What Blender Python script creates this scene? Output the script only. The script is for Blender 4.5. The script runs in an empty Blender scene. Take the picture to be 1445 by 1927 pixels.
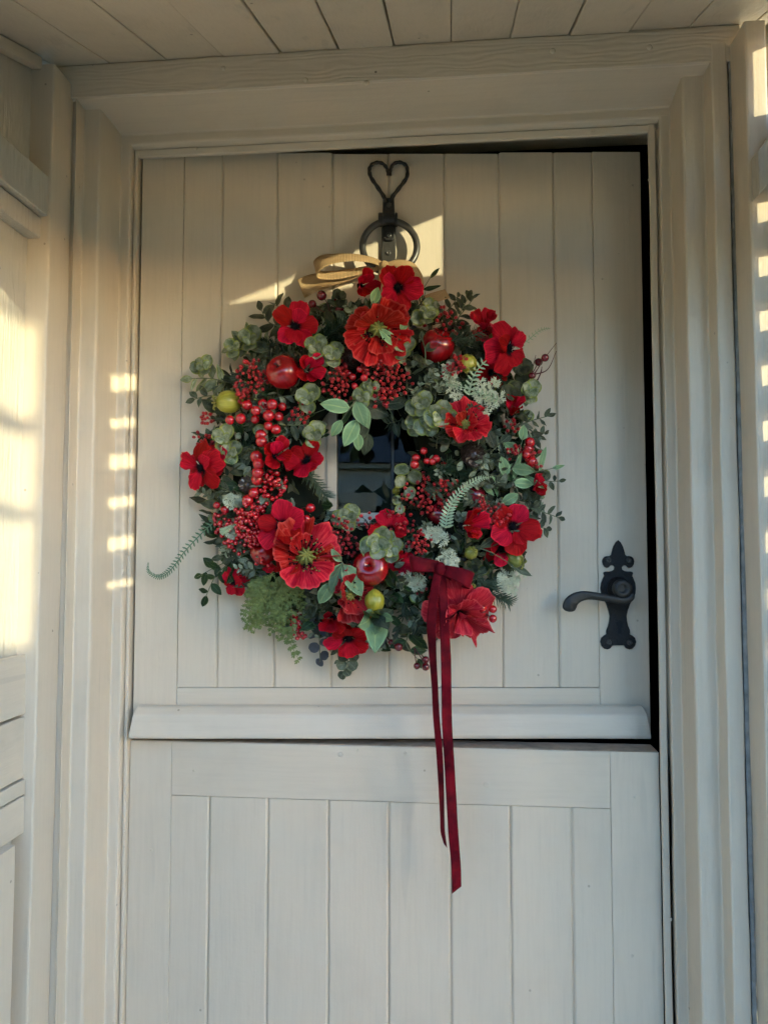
import bpy, bmesh, math, random
from mathutils import Vector, Matrix, Quaternion, noise
R = math.radians
rnd = random.Random(11)
scene = bpy.context.scene
col = scene.collection

# ------------------------------------------------------------------ camera
FPX, CX, CY = 1400.0, 722.5, 963.5            # focal length and centre in photo pixels (1445 x 1927)
YAW, PITCH = R(5.2), R(3.06)
CAM = Vector((0.092, -1.15, 1.35))
cam_d = bpy.data.cameras.new('camera')
cam_o = bpy.data.objects.new('camera', cam_d)
col.objects.link(cam_o)
cam_d.sensor_fit = 'HORIZONTAL'
cam_d.sensor_width = 36.0
cam_d.lens = 36.0 * FPX / 1445.0
cam_d.clip_start = 0.01
cam_d.clip_end = 500.0
cam_o.location = CAM
cam_o.rotation_euler = (math.pi / 2 + PITCH, 0, YAW)
scene.camera = cam_o
CAM_M = cam_o.rotation_euler.to_matrix()

# ------------------------------------------------------------------ sky and sun
SUN_AZ, SUN_EL = R(55), R(9.5)                 # azimuth to the right of the door's normal
SUN = Vector((math.sin(SUN_AZ) * math.cos(SUN_EL), -math.cos(SUN_AZ) * math.cos(SUN_EL), math.sin(SUN_EL)))
world = bpy.data.worlds.new('World')
scene.world = world
world.use_nodes = True
wn = world.node_tree
bg = wn.nodes['Background']
sky = wn.nodes.new('ShaderNodeTexSky')
sky.sky_type = 'NISHITA'
sky.sun_disc = False
sky.sun_elevation = SUN_EL
sky.sun_rotation = math.atan2(SUN.x, SUN.y)
sky.air_density = 1.0
sky.dust_density = 0.4
sky.ozone_density = 3.2
wn.links.new(sky.outputs[0], bg.inputs[0])
bg.inputs[1].default_value = 0.15
sun_d = bpy.data.lights.new('sun', 'SUN')
sun_d.energy = 2.0
sun_d.angle = R(0.53)
sun_d.color = (0.40, 0.375, 0.235)
sun_o = bpy.data.objects.new('sun', sun_d)
col.objects.link(sun_o)
sun_o.location = (4, -4, 4)
sun_o.rotation_euler = SUN.to_track_quat('Z', 'Y').to_euler()
scene.view_settings.view_transform = 'Standard'
scene.view_settings.look = 'None'
scene.view_settings.gamma = 1.0
scene.view_settings.exposure = 3.0
scene.cycles.max_bounces = 6
scene.cycles.diffuse_bounces = 4
scene.cycles.glossy_bounces = 3
scene.cycles.transmission_bounces = 4
scene.cycles.use_adaptive_sampling = True
scene.cycles.adaptive_threshold = 0.045
scene.cycles.transparent_max_bounces = 12
scene.cycles.caustics_reflective = False
scene.cycles.caustics_refractive = False

# ------------------------------------------------------------------ picture geometry -> places
def ray(px, py):
    return CAM_M @ Vector(((px - CX) / FPX, -(py - CY) / FPX, -1.0))
def at_y(px, py, y):                           # on a plane parallel to the door frame
    d = ray(px, py)
    return CAM + d * ((y - CAM.y) / d.y)
def at_x(px, py, x):                           # on a plane of the porch's side walls
    d = ray(px, py)
    return CAM + d * ((x - CAM.x) / d.x)
def to_px(p):
    v = CAM_M.transposed() @ (Vector(p) - CAM)
    return (CX + FPX * v.x / -v.z, CY - FPX * v.y / -v.z)
def sun_at_x(p, x):                            # where the sun ray that ends at p crosses the plane x
    return p + SUN * ((x - p.x) / SUN.x)

# upper leaf: hinged on the left, standing slightly open inwards
HINGE = at_y(249, 1390, 0.0)
HINGE.z = 0.0
OPEN = R(5.1)
UL = Matrix.Translation(HINGE) @ Matrix.Rotation(OPEN, 4, 'Z')
ULI = UL.inverted()
def door(px, py, off=0.0):                     # point in the upper leaf's own space, off metres proud of its face
    o = ULI @ CAM
    d = ULI.to_3x3() @ ray(px, py)
    return o + d * ((-off - o.y) / d.y)

# ------------------------------------------------------------------ helpers
class MB:
    def __init__(s):
        s.v = []; s.f = []; s.uv = []; s.m = []
    def quadgrid(s, pts, uvs, mat=0):          # pts[i][j]
        n0 = len(s.v); ni, nj = len(pts), len(pts[0])
        for i in range(ni):
            for j in range(nj):
                s.v.append(tuple(pts[i][j])); s.uv.append(uvs[i][j])
        for i in range(ni - 1):
            for j in range(nj - 1):
                a = n0 + i * nj + j
                s.f.append((a, a + 1, a + nj + 1, a + nj)); s.m.append(mat)
    def tube(s, pts, rad, n=6, mat=0, cap=True):
        pts = [Vector(p) for p in pts]
        if not isinstance(rad, (list, tuple)): rad = [rad] * len(pts)
        n0 = len(s.v); L = len(pts)
        t = (pts[1] - pts[0]).normalized()
        up = Vector((0, 0, 1)) if abs(t.z) < 0.9 else Vector((1, 0, 0))
        nx = t.cross(up).normalized()
        for i, p in enumerate(pts):
            t = (pts[min(i + 1, L - 1)] - pts[max(i - 1, 0)]).normalized()
            nx = (nx - t * nx.dot(t)).normalized()
            ny = t.cross(nx)
            for k in range(n):
                a = 2 * math.pi * k / n
                s.v.append(tuple(p + (nx * math.cos(a) + ny * math.sin(a)) * rad[i]))
                s.uv.append((i / (L - 1), k / n))
        for i in range(L - 1):
            for k in range(n):
                a = n0 + i * n + k; b = n0 + i * n + (k + 1) % n
                s.f.append((a, b, b + n, a + n)); s.m.append(mat)
        if cap:
            s.f.append(tuple(n0 + k for k in reversed(range(n)))); s.m.append(mat)
            s.f.append(tuple(n0 + (L - 1) * n + k for k in range(n))); s.m.append(mat)
    def ball(s, c, r, nu=8, nv=6, axis=None, long=1.0, mat=0):
        c = Vector(c); n0 = len(s.v)
        q = Vector((0, 0, 1)).rotation_difference(Vector(axis)).to_matrix() if axis is not None else Matrix.Identity(3)
        for i in range(nv + 1):
            th = math.pi * i / nv
            for k in range(nu):
                a = 2 * math.pi * k / nu
                p = Vector((math.sin(th) * math.cos(a), math.sin(th) * math.sin(a), math.cos(th) * long)) * r
                s.v.append(tuple(c + q @ p)); s.uv.append((i / nv, k / nu))
        for i in range(nv):
            for k in range(nu):
                a = n0 + i * nu + k; b = n0 + i * nu + (k + 1) % nu
                s.f.append((a, a + nu, b + nu, b)); s.m.append(mat)
    def lathe(s, prof, n=24, mat=0):           # prof: (r, z)
        n0 = len(s.v)
        for i, (r, z) in enumerate(prof):
            for k in range(n):
                a = 2 * math.pi * k / n
                s.v.append((r * math.cos(a), r * math.sin(a), z)); s.uv.append((i / (len(prof) - 1), k / n))
        for i in range(len(prof) - 1):
            for k in range(n):
                a = n0 + i * n + k; b = n0 + i * n + (k + 1) % n
                s.f.append((a, b, b + n, a + n)); s.m.append(mat)
    def box(s, a, b, mat=0):
        n0 = len(s.v)
        for z in (a[2], b[2]):
            for y in (a[1], b[1]):
                for x in (a[0], b[0]):
                    s.v.append((x, y, z)); s.uv.append((0, 0))
        for f in ((0, 2, 3, 1), (4, 5, 7, 6), (0, 1, 5, 4), (2, 6, 7, 3), (0, 4, 6, 2), (1, 3, 7, 5)):
            s.f.append(tuple(n0 + i for i in f)); s.m.append(mat)
    def mesh(s, name, mats, smooth=False):
        me = bpy.data.meshes.new(name)
        me.from_pydata(s.v, [], s.f)
        ul = me.uv_layers.new(name='uv')
        for l in me.loops:
            ul.data[l.index].uv = s.uv[l.vertex_index]
        for m in (mats if isinstance(mats, (list, tuple)) else [mats]):
            me.materials.append(m)
        me.polygons.foreach_set('material_index', s.m)
        if smooth:
            me.polygons.foreach_set('use_smooth', [True] * len(me.polygons))
        me.update()
        return me
    def build(s, name, mats, parent=None, smooth=False):
        return link(name, s.mesh(name, mats, smooth), parent)

def link(name, me, parent=None):
    o = bpy.data.objects.new(name, me)
    col.objects.link(o)
    if parent is not None: o.parent = parent
    return o
def tag(o, label=None, cat=None, kind=None, group=None):
    if label: o['label'] = label
    if cat: o['category'] = cat
    if kind: o['kind'] = kind
    if group: o['group'] = group
    return o
def thing(name, label, cat, loc=(0, 0, 0), rotz=0.0, kind=None, group=None):
    o = bpy.data.objects.new(name, None)
    o.empty_display_size = 0.05
    col.objects.link(o)
    o.location = loc; o.rotation_euler = (0, 0, rotz)
    return tag(o, label, cat, kind, group)

def round_poly(pts, r, seg=3):
    out = []; n = len(pts)
    for i in range(n):
        a, p, b = Vector(pts[i - 1]), Vector(pts[i]), Vector(pts[(i + 1) % n])
        da, db = (a - p), (b - p)
        k = min(r, da.length * 0.45, db.length * 0.45)
        p0 = p + da.normalized() * k; p1 = p + db.normalized() * k
        for j in range(seg + 1):
            t = j / seg
            q = p0 * (1 - t) ** 2 + p * 2 * t * (1 - t) + p1 * t * t
            out.append((q.x, q.y))
    return out
def prism(name, prof, axis, a0, a1, mat, parent=None, r=0.0015, step=0.03, wob=0.0005, seg=2, xf=None, ends=None):
    """a board or moulding: profile swept along one axis with soft, slightly uneven edges"""
    area = sum(prof[i - 1][0] * prof[i][1] - prof[i][0] * prof[i - 1][1] for i in range(len(prof)))
    if area < 0: prof = prof[::-1]
    pr = round_poly(prof, r, seg) if r > 0 else prof
    n = max(2, int(abs(a1 - a0) / step) + 1) if wob > 0 else 2
    v = []; f = []; so = rnd.random() * 50
    for i in range(n):
        a = a0 + (a1 - a0) * i / (n - 1)
        for k, (p, q) in enumerate(pr):
            if wob > 0:
                nv = noise.noise_vector(Vector((a * 9 + so, p * 14, q * 14 + so))) * wob + noise.noise_vector(Vector((a * 60 + so, p * 40, q * 40))) * wob * 0.35
                p2, q2 = p + nv.x, q + nv.y
            else: p2, q2 = p, q
            v.append({'z': (p2, q2, a), 'x': (a, p2, q2), 'y': (p2, a, q2)}[axis])
    m = len(pr)
    for i in range(n - 1):
        for k in range(m):
            f.append((i * m + k, i * m + (k + 1) % m, (i + 1) * m + (k + 1) % m, (i + 1) * m + k))
    f.append(tuple(reversed(range(m)))); f.append(tuple((n - 1) * m + k for k in range(m)))
    if axis == 'y': f = [tuple(reversed(t)) for t in f]
    me = bpy.data.meshes.new(name)
    if xf: v = [tuple(xf(Vector(p))) for p in v]
    me.from_pydata(v, [], f); me.materials.append(mat)
    me.update()
    return link(name, me, parent)
def rect(a0, b0, a1, b1): return [(a0, b0), (a1, b0), (a1, b1), (a0, b1)]
def beam(name, p, q, w, h, up, mat, parent=None, r=0.002):
    """square timber from p to q, w across, h along up"""
    p, q = Vector(p), Vector(q); L = (q - p).length
    t = (q - p).normalized(); s = t.cross(Vector(up)).normalized(); u = s.cross(t)
    M = Matrix((s, u, t)).transposed()
    return prism(name, rect(-w / 2, -h / 2, w / 2, h / 2), 'z', 0, L, mat, parent, r=r, xf=lambda v: p + M @ v)

# ------------------------------------------------------------------ materials
class NT:
    def __init__(s, name):
        s.mat = bpy.data.materials.new(name); s.mat.use_nodes = True
        s.t = s.mat.node_tree; s.b = s.t.nodes['Principled BSDF']; s.out = s.t.nodes['Material Output']
    def n(s, typ, **kw):
        x = s.t.nodes.new(typ)
        for k, v in kw.items():
            if isinstance(v, (int, float, tuple, str, bool)) and hasattr(x, k): setattr(x, k, v)
        return x
    def l(s, a, b): s.t.links.new(a, b)
    def val(s, sock, v):
        if hasattr(v, 'is_linked') or isinstance(v, bpy.types.NodeSocket): s.l(v, sock)
        else: sock.default_value = v
    def math(s, op, a, b=0.0, c=None, clamp=False):
        x = s.n('ShaderNodeMath', operation=op); x.use_clamp = clamp
        s.val(x.inputs[0], a); s.val(x.inputs[1], b)
        if c is not None: s.val(x.inputs[2], c)
        return x.outputs[0]
    def mix(s, f, a, b, mode='MIX'):
        x = s.n('ShaderNodeMix', data_type='RGBA', blend_type=mode)
        s.val(x.inputs[0], f)
        for k, v in ((6, a), (7, b)):
            s.val(x.inputs[k], v if isinstance(v, bpy.types.NodeSocket) else (v[0], v[1], v[2], 1))
        return x.outputs[2]
    def ramp(s, f, stops):
        x = s.n('ShaderNodeValToRGB'); e = x.color_ramp.elements
        while len(e) < len(stops): e.new(0.5)
        for i, (p, c) in enumerate(stops):
            e[i].position = p; e[i].color = c if len(c) == 4 else (*c, 1)
        s.l(f, x.inputs[0]); return x.outputs[0]
    def coords(s, scale=(1, 1, 1), kind='Object', rand=True):
        tc = s.n('ShaderNodeTexCoord'); mp = s.n('ShaderNodeMapping')
        mp.inputs['Scale'].default_value = scale
        src = tc.outputs[kind]
        if rand:
            oi = s.n('ShaderNodeObjectInfo'); va = s.n('ShaderNodeVectorMath', operation='MULTIPLY_ADD')
            cb = s.n('ShaderNodeCombineXYZ')
            for k in range(3): s.l(oi.outputs['Random'], cb.inputs[k])
            s.l(cb.outputs[0], va.inputs[0]); va.inputs[1].default_value = (7.3, 3.1, 5.7); s.l(src, va.inputs[2])
            src = va.outputs[0]
        s.l(src, mp.inputs[0]); return mp.outputs[0]
    def noise(s, vec, sc, det=3.0, rough=0.5, dist=0.0):
        x = s.n('ShaderNodeTexNoise'); s.l(vec, x.inputs['Vector'])
        x.inputs['Scale'].default_value = sc; x.inputs['Detail'].default_value = det
        x.inputs['Roughness'].default_value = rough; x.inputs['Distortion'].default_value = dist
        return x.outputs[0]
    def bump(s, h, strength, dist=0.001, prev=None):
        x = s.n('ShaderNodeBump'); s.l(h, x.inputs['Height'])
        x.inputs['Strength'].default_value = strength; x.inputs['Distance'].default_value = dist
        if prev is not None: s.l(prev, x.inputs['Normal'])
        return x.outputs[0]
    def set(s, **kw):
        for k, v in kw.items():
            s.val(s.b.inputs[k.replace('_', ' ')], v if not (isinstance(v, tuple) and len(v) == 3) else (*v, 1))
        return s.mat

PAINT = (0.62, 0.525, 0.41)
def paint(name, base, axis, grain=0.35, rings=0.0, specks=0.5, rough=0.42, dirt=0.5):
    m = NT(name)
    sc = {'x': (3, 55, 55), 'y': (55, 3, 55), 'z': (55, 55, 3)}[axis]
    v = m.coords(); mp = m.n('ShaderNodeMapping'); mp.inputs['Scale'].default_value = sc; m.l(v, mp.inputs[0]); vg = mp.outputs[0]
    big = m.noise(v, 6.0, 4, 0.65)
    c = m.mix(m.math('MULTIPLY', big, 0.6), base, tuple(x * 0.86 for x in base))
    # grime and small flecks with a shape of their own
    gr = m.ramp(big, [(0.52, (0, 0, 0)), (0.74, (1, 1, 1))])
    c = m.mix(m.math('MULTIPLY', gr, 0.30 * dirt), c, (0.30, 0.26, 0.20))
    sk = m.ramp(m.noise(vg, 0.9, 2, 0.5), [(0.66, (0, 0, 0)), (0.70, (1, 1, 1))])
    c = m.mix(m.math('MULTIPLY', sk, 0.22 * (0.4 + dirt)), c, (0.36, 0.32, 0.26))
    vo = m.n('ShaderNodeTexVoronoi'); m.l(v, vo.inputs['Vector']); vo.inputs['Scale'].default_value = 24
    fl = m.ramp(vo.outputs['Distance'], [(0.035, (1, 1, 1)), (0.055, (0, 0, 0))])
    gate = m.math('GREATER_THAN', vo.outputs['Color'], 0.62)
    c = m.mix(m.math('MULTIPLY', m.math('MULTIPLY', fl, gate), specks), c, (0.07, 0.05, 0.035))
    gn = m.noise(vg, 3.2, 3, 0.65)
    c = m.mix(m.ramp(gn, [(0.30, (0.28, 0.28, 0.28)), (0.55, (0, 0, 0))]), c, tuple(x * 0.80 for x in base))
    h = m.math('MULTIPLY', gn, grain)
    h = m.math('MULTIPLY_ADD', m.noise(v, 70, 2, 0.7), 0.40, h)
    if rings > 0:
        w = m.n('ShaderNodeTexWave', wave_type='BANDS', bands_direction={'x': 'Z', 'y': 'X', 'z': 'X'}[axis])
        mp2 = m.n('ShaderNodeMapping'); mp2.inputs['Scale'].default_value = {'x': (1.4, 6, 6), 'y': (6, 1.4, 6), 'z': (6, 6, 1.4)}[axis]; m.l(v, mp2.inputs[0])
        m.l(mp2.outputs[0], w.inputs['Vector'])
        w.inputs['Scale'].default_value = 7; w.inputs['Distortion'].default_value = 16
        w.inputs['Detail'].default_value = 1.5; w.inputs['Detail Scale'].default_value = 0.9
        h = m.math('MULTIPLY_ADD', m.math('MULTIPLY', w.outputs[0], gr if rings < 0.5 else big), rings, h)
    nb = m.bump(h, 0.85, 0.0011)
    rg = m.math('MULTIPLY_ADD', big, 0.22, rough - 0.1)
    return m.set(Base_Color=c, Roughness=rg, Normal=nb)
P_Z = paint('painted_timber_upright', PAINT, 'z')
P_ZD = paint('painted_door_board', PAINT, 'z', grain=0.40, specks=0.4, rough=0.40, dirt=0.35)
P_X = paint('painted_timber_level', PAINT, 'x', grain=0.3, specks=0.5)
P_XB = paint('painted_rough_beam', PAINT, 'x', grain=0.5, rings=0.6, specks=0.9)
P_Y = paint('painted_ceiling_board', PAINT, 'y', grain=0.6, rings=0.25, specks=0.8, dirt=0.8)
P_W = paint('painted_weathered_board', (0.52, 0.475, 0.405), 'z', grain=2.2, rings=0.8, specks=0.8, rough=0.34)

def plain(name, base, rough=0.5, spec=0.5, metal=0.0, var=0.15, sc=40, bump=0.0, **kw):
    m = NT(name); v = m.coords()
    c = m.mix(m.noise(v, sc, 3), tuple(x * (1 - var) for x in base), tuple(min(1, x * (1 + var)) for x in base))
    if bump: kw['Normal'] = m.bump(m.noise(v, sc * 4, 3, 0.6), bump, 0.001)
    return m.set(Base_Color=c, Roughness=rough, Specular_IOR_Level=spec, Metallic=metal, **kw)
IRON = plain('wrought_iron', (0.014, 0.013, 0.012), 0.45, 0.4, 0.0, 0.5, 90, 0.35)
IRON_R = plain('hammered_black_iron', (0.006, 0.006, 0.007), 0.50, 0.35, 0.0, 0.4, 70, 1.8)
IRON_S = plain('worn_dark_iron', (0.045, 0.042, 0.038), 0.36, 0.6, 0.2, 0.4, 70, 0.25)
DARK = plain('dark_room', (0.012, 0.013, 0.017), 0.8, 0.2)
SEAM_GREY = plain('crack_filler', (0.26, 0.25, 0.235), 0.8, 0.2, 0, 0.7, 60, 1.0)  # mid grey for the rough seam strip by the right post
BARE = plain('worn_bare_edge', (0.30, 0.23, 0.17), 0.8, 0.2, 0, 0.5, 60, 0.6)
LEAD = plain('lead_strip', (0.05, 0.055, 0.065), 0.45, 0.5)
def glass_mat():
    m = NT('window_glass'); m.set(Base_Color=(0.9, 0.94, 0.95), Roughness=0.0, Transmission_Weight=1.0, IOR=1.5)
    return m.mat
GLASS = glass_mat()
# ================================================================== STRUCTURE
Y1, Y2, Y3, Y4 = -0.020, -0.0845, -0.112, -0.163
XR = 0.55                                       # right side screen of the porch
def fx(px, y, row=1400): return at_y(px, row, y).x
Z_TOP = 2.25
# ground
def noise_ground(name, base, base2, sc, bump):
    m = NT(name); v = m.coords(rand=False)
    c = m.mix(m.noise(v, sc, 5, 0.65), base, base2)
    return m.set(Base_Color=c, Roughness=0.9, Normal=m.bump(m.noise(v, sc * 6, 4), bump, 0.01))
g = MB(); g.quadgrid([[(-60, -60, -0.02), (60, -60, -0.02)], [(-60, 60, -0.02), (60, 60, -0.02)]], [[(0, 0), (1, 0)], [(0, 1), (1, 1)]])
tag(g.build('ground', noise_ground('lawn', (0.05, 0.075, 0.02), (0.10, 0.12, 0.04), 3, 0.6)), kind='structure')
path = tag(link('path', None), kind='structure')
STONE = noise_ground('path_stone', (0.44, 0.40, 0.33), (0.55, 0.51, 0.43), 4, 0.3)
for i in range(5):
    for j in range(4):
        x0 = -1.35 + i * 0.55; y0 = -3.0 + j * 0.75
        prism('paving_slab', rect(x0, y0, x0 + 0.54, y0 + 0.74), 'z', -0.03, rnd.uniform(-0.002, 0.003), STONE, path, r=0.006, wob=0)

# dark room behind the door
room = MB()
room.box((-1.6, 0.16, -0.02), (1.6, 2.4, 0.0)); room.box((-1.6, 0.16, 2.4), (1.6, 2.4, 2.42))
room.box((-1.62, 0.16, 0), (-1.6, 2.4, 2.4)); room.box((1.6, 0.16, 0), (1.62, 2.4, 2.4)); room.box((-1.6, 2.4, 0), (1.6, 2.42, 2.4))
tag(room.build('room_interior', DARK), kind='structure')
# house wall round the frame
hw = MB()
xl, xr = fx(100, 0), fx(1415, 0)
hw.box((-4, 0.02, -0.02), (xl, 0.16, 3.6)); hw.box((xr, 0.02, -0.02), (4, 0.16, 3.6)); hw.box((xl, 0.02, Z_TOP - 0.08), (xr, 0.16, 3.6))
RENDER = noise_ground('rendered_wall', (0.55, 0.51, 0.44), (0.62, 0.58, 0.50), 6, 0.3)
tag(hw.build('house_wall', RENDER), kind='structure')

# ------------------------------------------------------------------ door frame
frame = thing('door_frame', 'cream painted door frame with stepped mouldings around the stable door', 'door frame', (0, 0, 0))
def zrow(py, y, px=730): return at_y(px, py, y).z
# head levels at photo column 500
def zh(py, y): return at_y(500, py, y).z
ZB, ZU2, ZU1, ZF1, ZBD, ZBE = zh(166, Y3), zh(187, Y2), zh(240, Y1), zh(258, Y1), zh(272, Y1 + 0.012), zh(284, Y1 + 0.012)
# left jamb: stepped outline, left to right
lp = [(fx(96, Y3 + .004), Y3 + 0.006), (fx(115, Y3 + .006), Y3 + 0.006), (fx(115.5, Y3), Y3), (fx(117, Y3), Y3), (fx(133, Y2), Y2), (fx(163, Y2), Y2),
      (fx(167.5, Y2 + .004), Y2 + 0.004), (fx(206, Y1), Y1), (fx(225, Y1), Y1), (fx(231.5, Y1 + .010), Y1 + 0.010), (fx(231.5, Y1 + .010), 0.14), (fx(96, Y3), 0.14)]
prism('jamb', lp, 'z', 0.0, ZU1 + 0.03, P_Z, frame, r=0.0028, wob=0.0009)
prism('stop_bead', rect(fx(232.5, Y1 + .010), Y1 + 0.010, fx(241.5, Y1 + .014), Y1 + 0.034), 'z', 0.0, ZBD, P_Z, frame, r=0.002, wob=0.0008)
rp = [(fx(1402, Y3 - .004), Y3 - 0.004), (fx(1369, Y3 - .004), Y3 - 0.004), (fx(1353, Y2), Y2), (fx(1312, Y2), Y2),
      (fx(1308, Y2 + .004), Y2 + 0.004), (fx(1286, Y1), Y1), (fx(1264, Y1), Y1), (fx(1261, Y1 + .012), Y1 + 0.016), (fx(1300, Y1), Y1 + 0.016), (fx(1300, Y1), 0.14), (fx(1402, Y3), 0.14)]
prism('jamb', rp, 'z', 0.0, ZU1 + 0.03, P_Z, frame, r=0.0028, wob=0.0010)
prism('stop_bead', rect(fx(1243, Y1 + .008), Y1 + 0.008, fx(1255.5, Y1 + .010), Y1 + 0.015), 'z', 0.0, ZBD, P_Z, frame, r=0.002, wob=0.0009)
hp = [(Y3 + 0.001, ZU2 + 0.06), (Y3 + 0.001, ZB + 0.001), (Y2, ZU2), (Y2 + 0.003, ZU2), (Y1, ZU1), (Y1, ZF1), (Y1 + 0.010, ZF1 - 0.004), (Y1 + 0.020, ZF1 - 0.004), (Y1 + 0.020, ZF1 + 0.045), (0.14, ZF1 + 0.045), (0.14, ZU2 + 0.06)]
prism('head', hp, 'x', fx(117, Y3) - 0.02, fx(1369, Y3) + 0.03, P_X, frame, r=0.0028, wob=0.0010)
prism('stop_bead', [(Y1 + 0.010, ZF1 - 0.006), (Y1 + 0.010, ZBD), (Y1 + 0.012, ZBE), (Y1 + 0.019, ZBE), (Y1 + 0.019, ZF1 - 0.006)], 'x', fx(233, Y1), fx(1256, Y1), P_X, frame, r=0.002, wob=0.0008)
prism('threshold', rect(fx(205, 0), -0.06, fx(1290, 0), 0.12), 'z', 0.0, 0.05, P_X, frame, r=0.004)
# screw heads in the stop beads
def screw(parent, p, nrm, r, mat, name='screw', slot=True):
    s = MB(); prof = [(r, 0), (r, r * 0.25), (r * 0.8, r * 0.5), (r * 0.36, r * 0.5), (r * 0.3, r * 0.2), (0.00005, r * 0.2)]
    s.lathe(prof, 12)
    o = s.build(name, mat, parent, True); o.location = p
    o.rotation_euler = Vector(nrm).to_track_quat('Z', 'Y').to_euler(); return o
for px, py in ((236, 1482), (234, 1567), (233.5, 1594), (230, 1783), (249, 372), (238, 1103)):
    screw(frame, at_y(px, py, Y1 + 0.0095), (0, -1, 0), 0.0026, P_Z)
for px, py in ((1255, 1521), (1257, 1612), (1258, 1636), (1264, 1731), (1225, 338)):
    screw(frame, at_y(px - 3, py, Y1 + 0.0075), (0, -1, 0), 0.0026, P_Z)
for px, py in ((369, 279), (735, 263), (1115, 247)):
    screw(frame, at_y(px, py, Y1 + 0.0095), (0, -1, 0), 0.0026, P_X)

# ------------------------------------------------------------------ lower leaf
ZL = at_y(245, 1394, 0.0).z
lower = thing('lower_door_leaf', 'closed lower half of the stable door, greyish cream vertical boards', 'door', (fx(245, 0), 0, 0))
lx = lower.location.x
def lo(px, row=1700): return fx(px, 0.0, row) - lx
W_L = fx(1239.5, 0.0) - lx
zr0 = at_y(730, 1510, 0.0).z                     # underside of the top rail
prism('core_panel', rect(0.002, 0.012, W_L - 0.002, 0.044), 'z', 0.06, ZL - 0.004, P_ZD, lower, r=0.001, wob=0)
prism('stile', rect(0, 0.0, lo(319) , 0.011), 'z', 0.06, ZL, P_ZD, lower, r=0.0012, wob=0.0004)
prism('stile', rect(lo(1152), 0.0, W_L, 0.011), 'z', 0.06, ZL, P_ZD, lower, r=0.0012, wob=0.0004)
prism('top_rail', rect(0.0, zr0, 0.011, ZL), 'x', lo(319) + 0.0005, lo(1152) - 0.0005, P_X, lower, r=0.0016, wob=0.0005)
prism('top_edge', rect(0.003, ZL - 0.0035, 0.044, ZL + 0.0012), 'x', 0.001, W_L - 0.001, BARE, lower, r=0.001, wob=0.0011, step=0.012)
def groove_board(name, u0, u1, y0, th, z0, z1, mat, parent, ch0=0.0032, ch1=0.0032):
    g_ = 0.0001
    prof = [(u0 + g_, th), (u0 + g_, y0 + ch0 * 0.8), (u0 + g_ + ch0, y0), (u1 - g_ - ch1, y0), (u1 - g_, y0 + ch1 * 0.8), (u1 - g_, th)]
    return prism(name, prof, 'z', z0, z1, mat, parent, r=0.0007, wob=0.00045, step=0.04, seg=2)
lg = [319, 391, 502, 617, 731, 848, 962, 1078, 1152]
for i in range(8):
    groove_board('plank', lo(lg[i], 1700), lo(lg[i + 1], 1700), 0.0012, 0.0115, 0.06, zr0 - 0.0006, P_ZD, lower,
                 0.0008 if i == 0 else 0.0032, 0.0008 if i == 7 else 0.0032)

for px, py in ((672, 1412), (762, 1418), (640, 1420), (915, 1478), (365, 1450), (1195, 1500), (285, 1600), (1190, 1800)):
    k_ = MB(); rr_ = rnd.uniform(0.0022, 0.0045); k_.lathe([(rr_, 0), (rr_ * .8, 0.0004), (rr_ * .3, 0.0007), (0.00005, 0.0007)], 10); o = k_.build('filled_nail', P_X, lower, True); o.location = at_y(px, py, -0.0002) - Vector((lx, 0, 0)); o.rotation_euler = (math.pi / 2, 0, 0)
# ------------------------------------------------------------------ upper leaf (open a hand's width inwards on its right)
upper = thing('upper_door_leaf', 'upper half of the stable door, cream boards, standing slightly ajar behind the wreath', 'door', HINGE, OPEN)
u = lambda px, row=800: door(px, row).x
W_U = u(1216, 900)
ZT = door(300, 286).z; ZBOT = door(300, 1386).z; ZR = door(700, 1295).z
wx0, wx1 = u(614, 880), u(852, 880)
wz1, wz0 = door(733, 742).z, door(733, 986).z
prism('core_panel', rect(0.002, 0.0125, wx0, 0.044), 'z', ZBOT + 0.002, ZT - 0.001, P_ZD, upper, r=0.001, wob=0)
prism('core_panel', rect(wx1, 0.0125, W_U - 0.001, 0.044), 'z', ZBOT + 0.002, ZT - 0.001, P_ZD, upper, r=0.001, wob=0)
prism('core_panel', rect(wx0 + .0005, 0.0125, wx1 - .0005, 0.044), 'z', ZBOT + 0.002, wz0, P_ZD, upper, r=0.001, wob=0)
prism('core_panel', rect(wx0 + .0005, 0.0125, wx1 - .0005, 0.044), 'z', wz1, ZT - 0.001, P_ZD, upper, r=0.001, wob=0)
ug = [340, 413, 519, 624.5, 732, 838, 943, 1047.5, 1121]
prism('stile', rect(0.0, 0.0, u(ug[0]) - .0003, 0.0118), 'z', ZBOT, ZT, P_ZD, upper, r=0.0012, wob=0.0004)
prism('stile', rect(u(ug[8]) + .0003, 0.0, W_U, 0.0118), 'z', ZBOT, ZT, P_ZD, upper, r=0.0020, wob=0.0005)
for i in range(8):
    a, b = u(ug[i]), u(ug[i + 1]); c0 = 0.0009 if i == 0 else 0.0030; c1 = 0.0009 if i == 7 else 0.0030
    if a > wx0 - 0.03 and b < wx1 + 0.03:
        groove_board('plank', a, b, 0.0008, 0.012, wz1 - 0.001, ZT - rnd.uniform(0, .003), P_ZD, upper, c0, c1)
        groove_board('plank', a, b, 0.0008, 0.012, ZR + 0.001, wz0 + 0.001, P_ZD, upper, c0, c1)
    elif b > wx0 and a < wx0 or a < wx1 < b:
        groove_board('plank', a, b, 0.0008, 0.012, ZR + 0.001, ZT - rnd.uniform(0, .003), P_ZD, upper, c0, c1)
    else:
        groove_board('plank', a, b, 0.0008, 0.012, ZR + 0.001, ZT - rnd.uniform(0, .003), P_ZD, upper, c0, c1)
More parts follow.
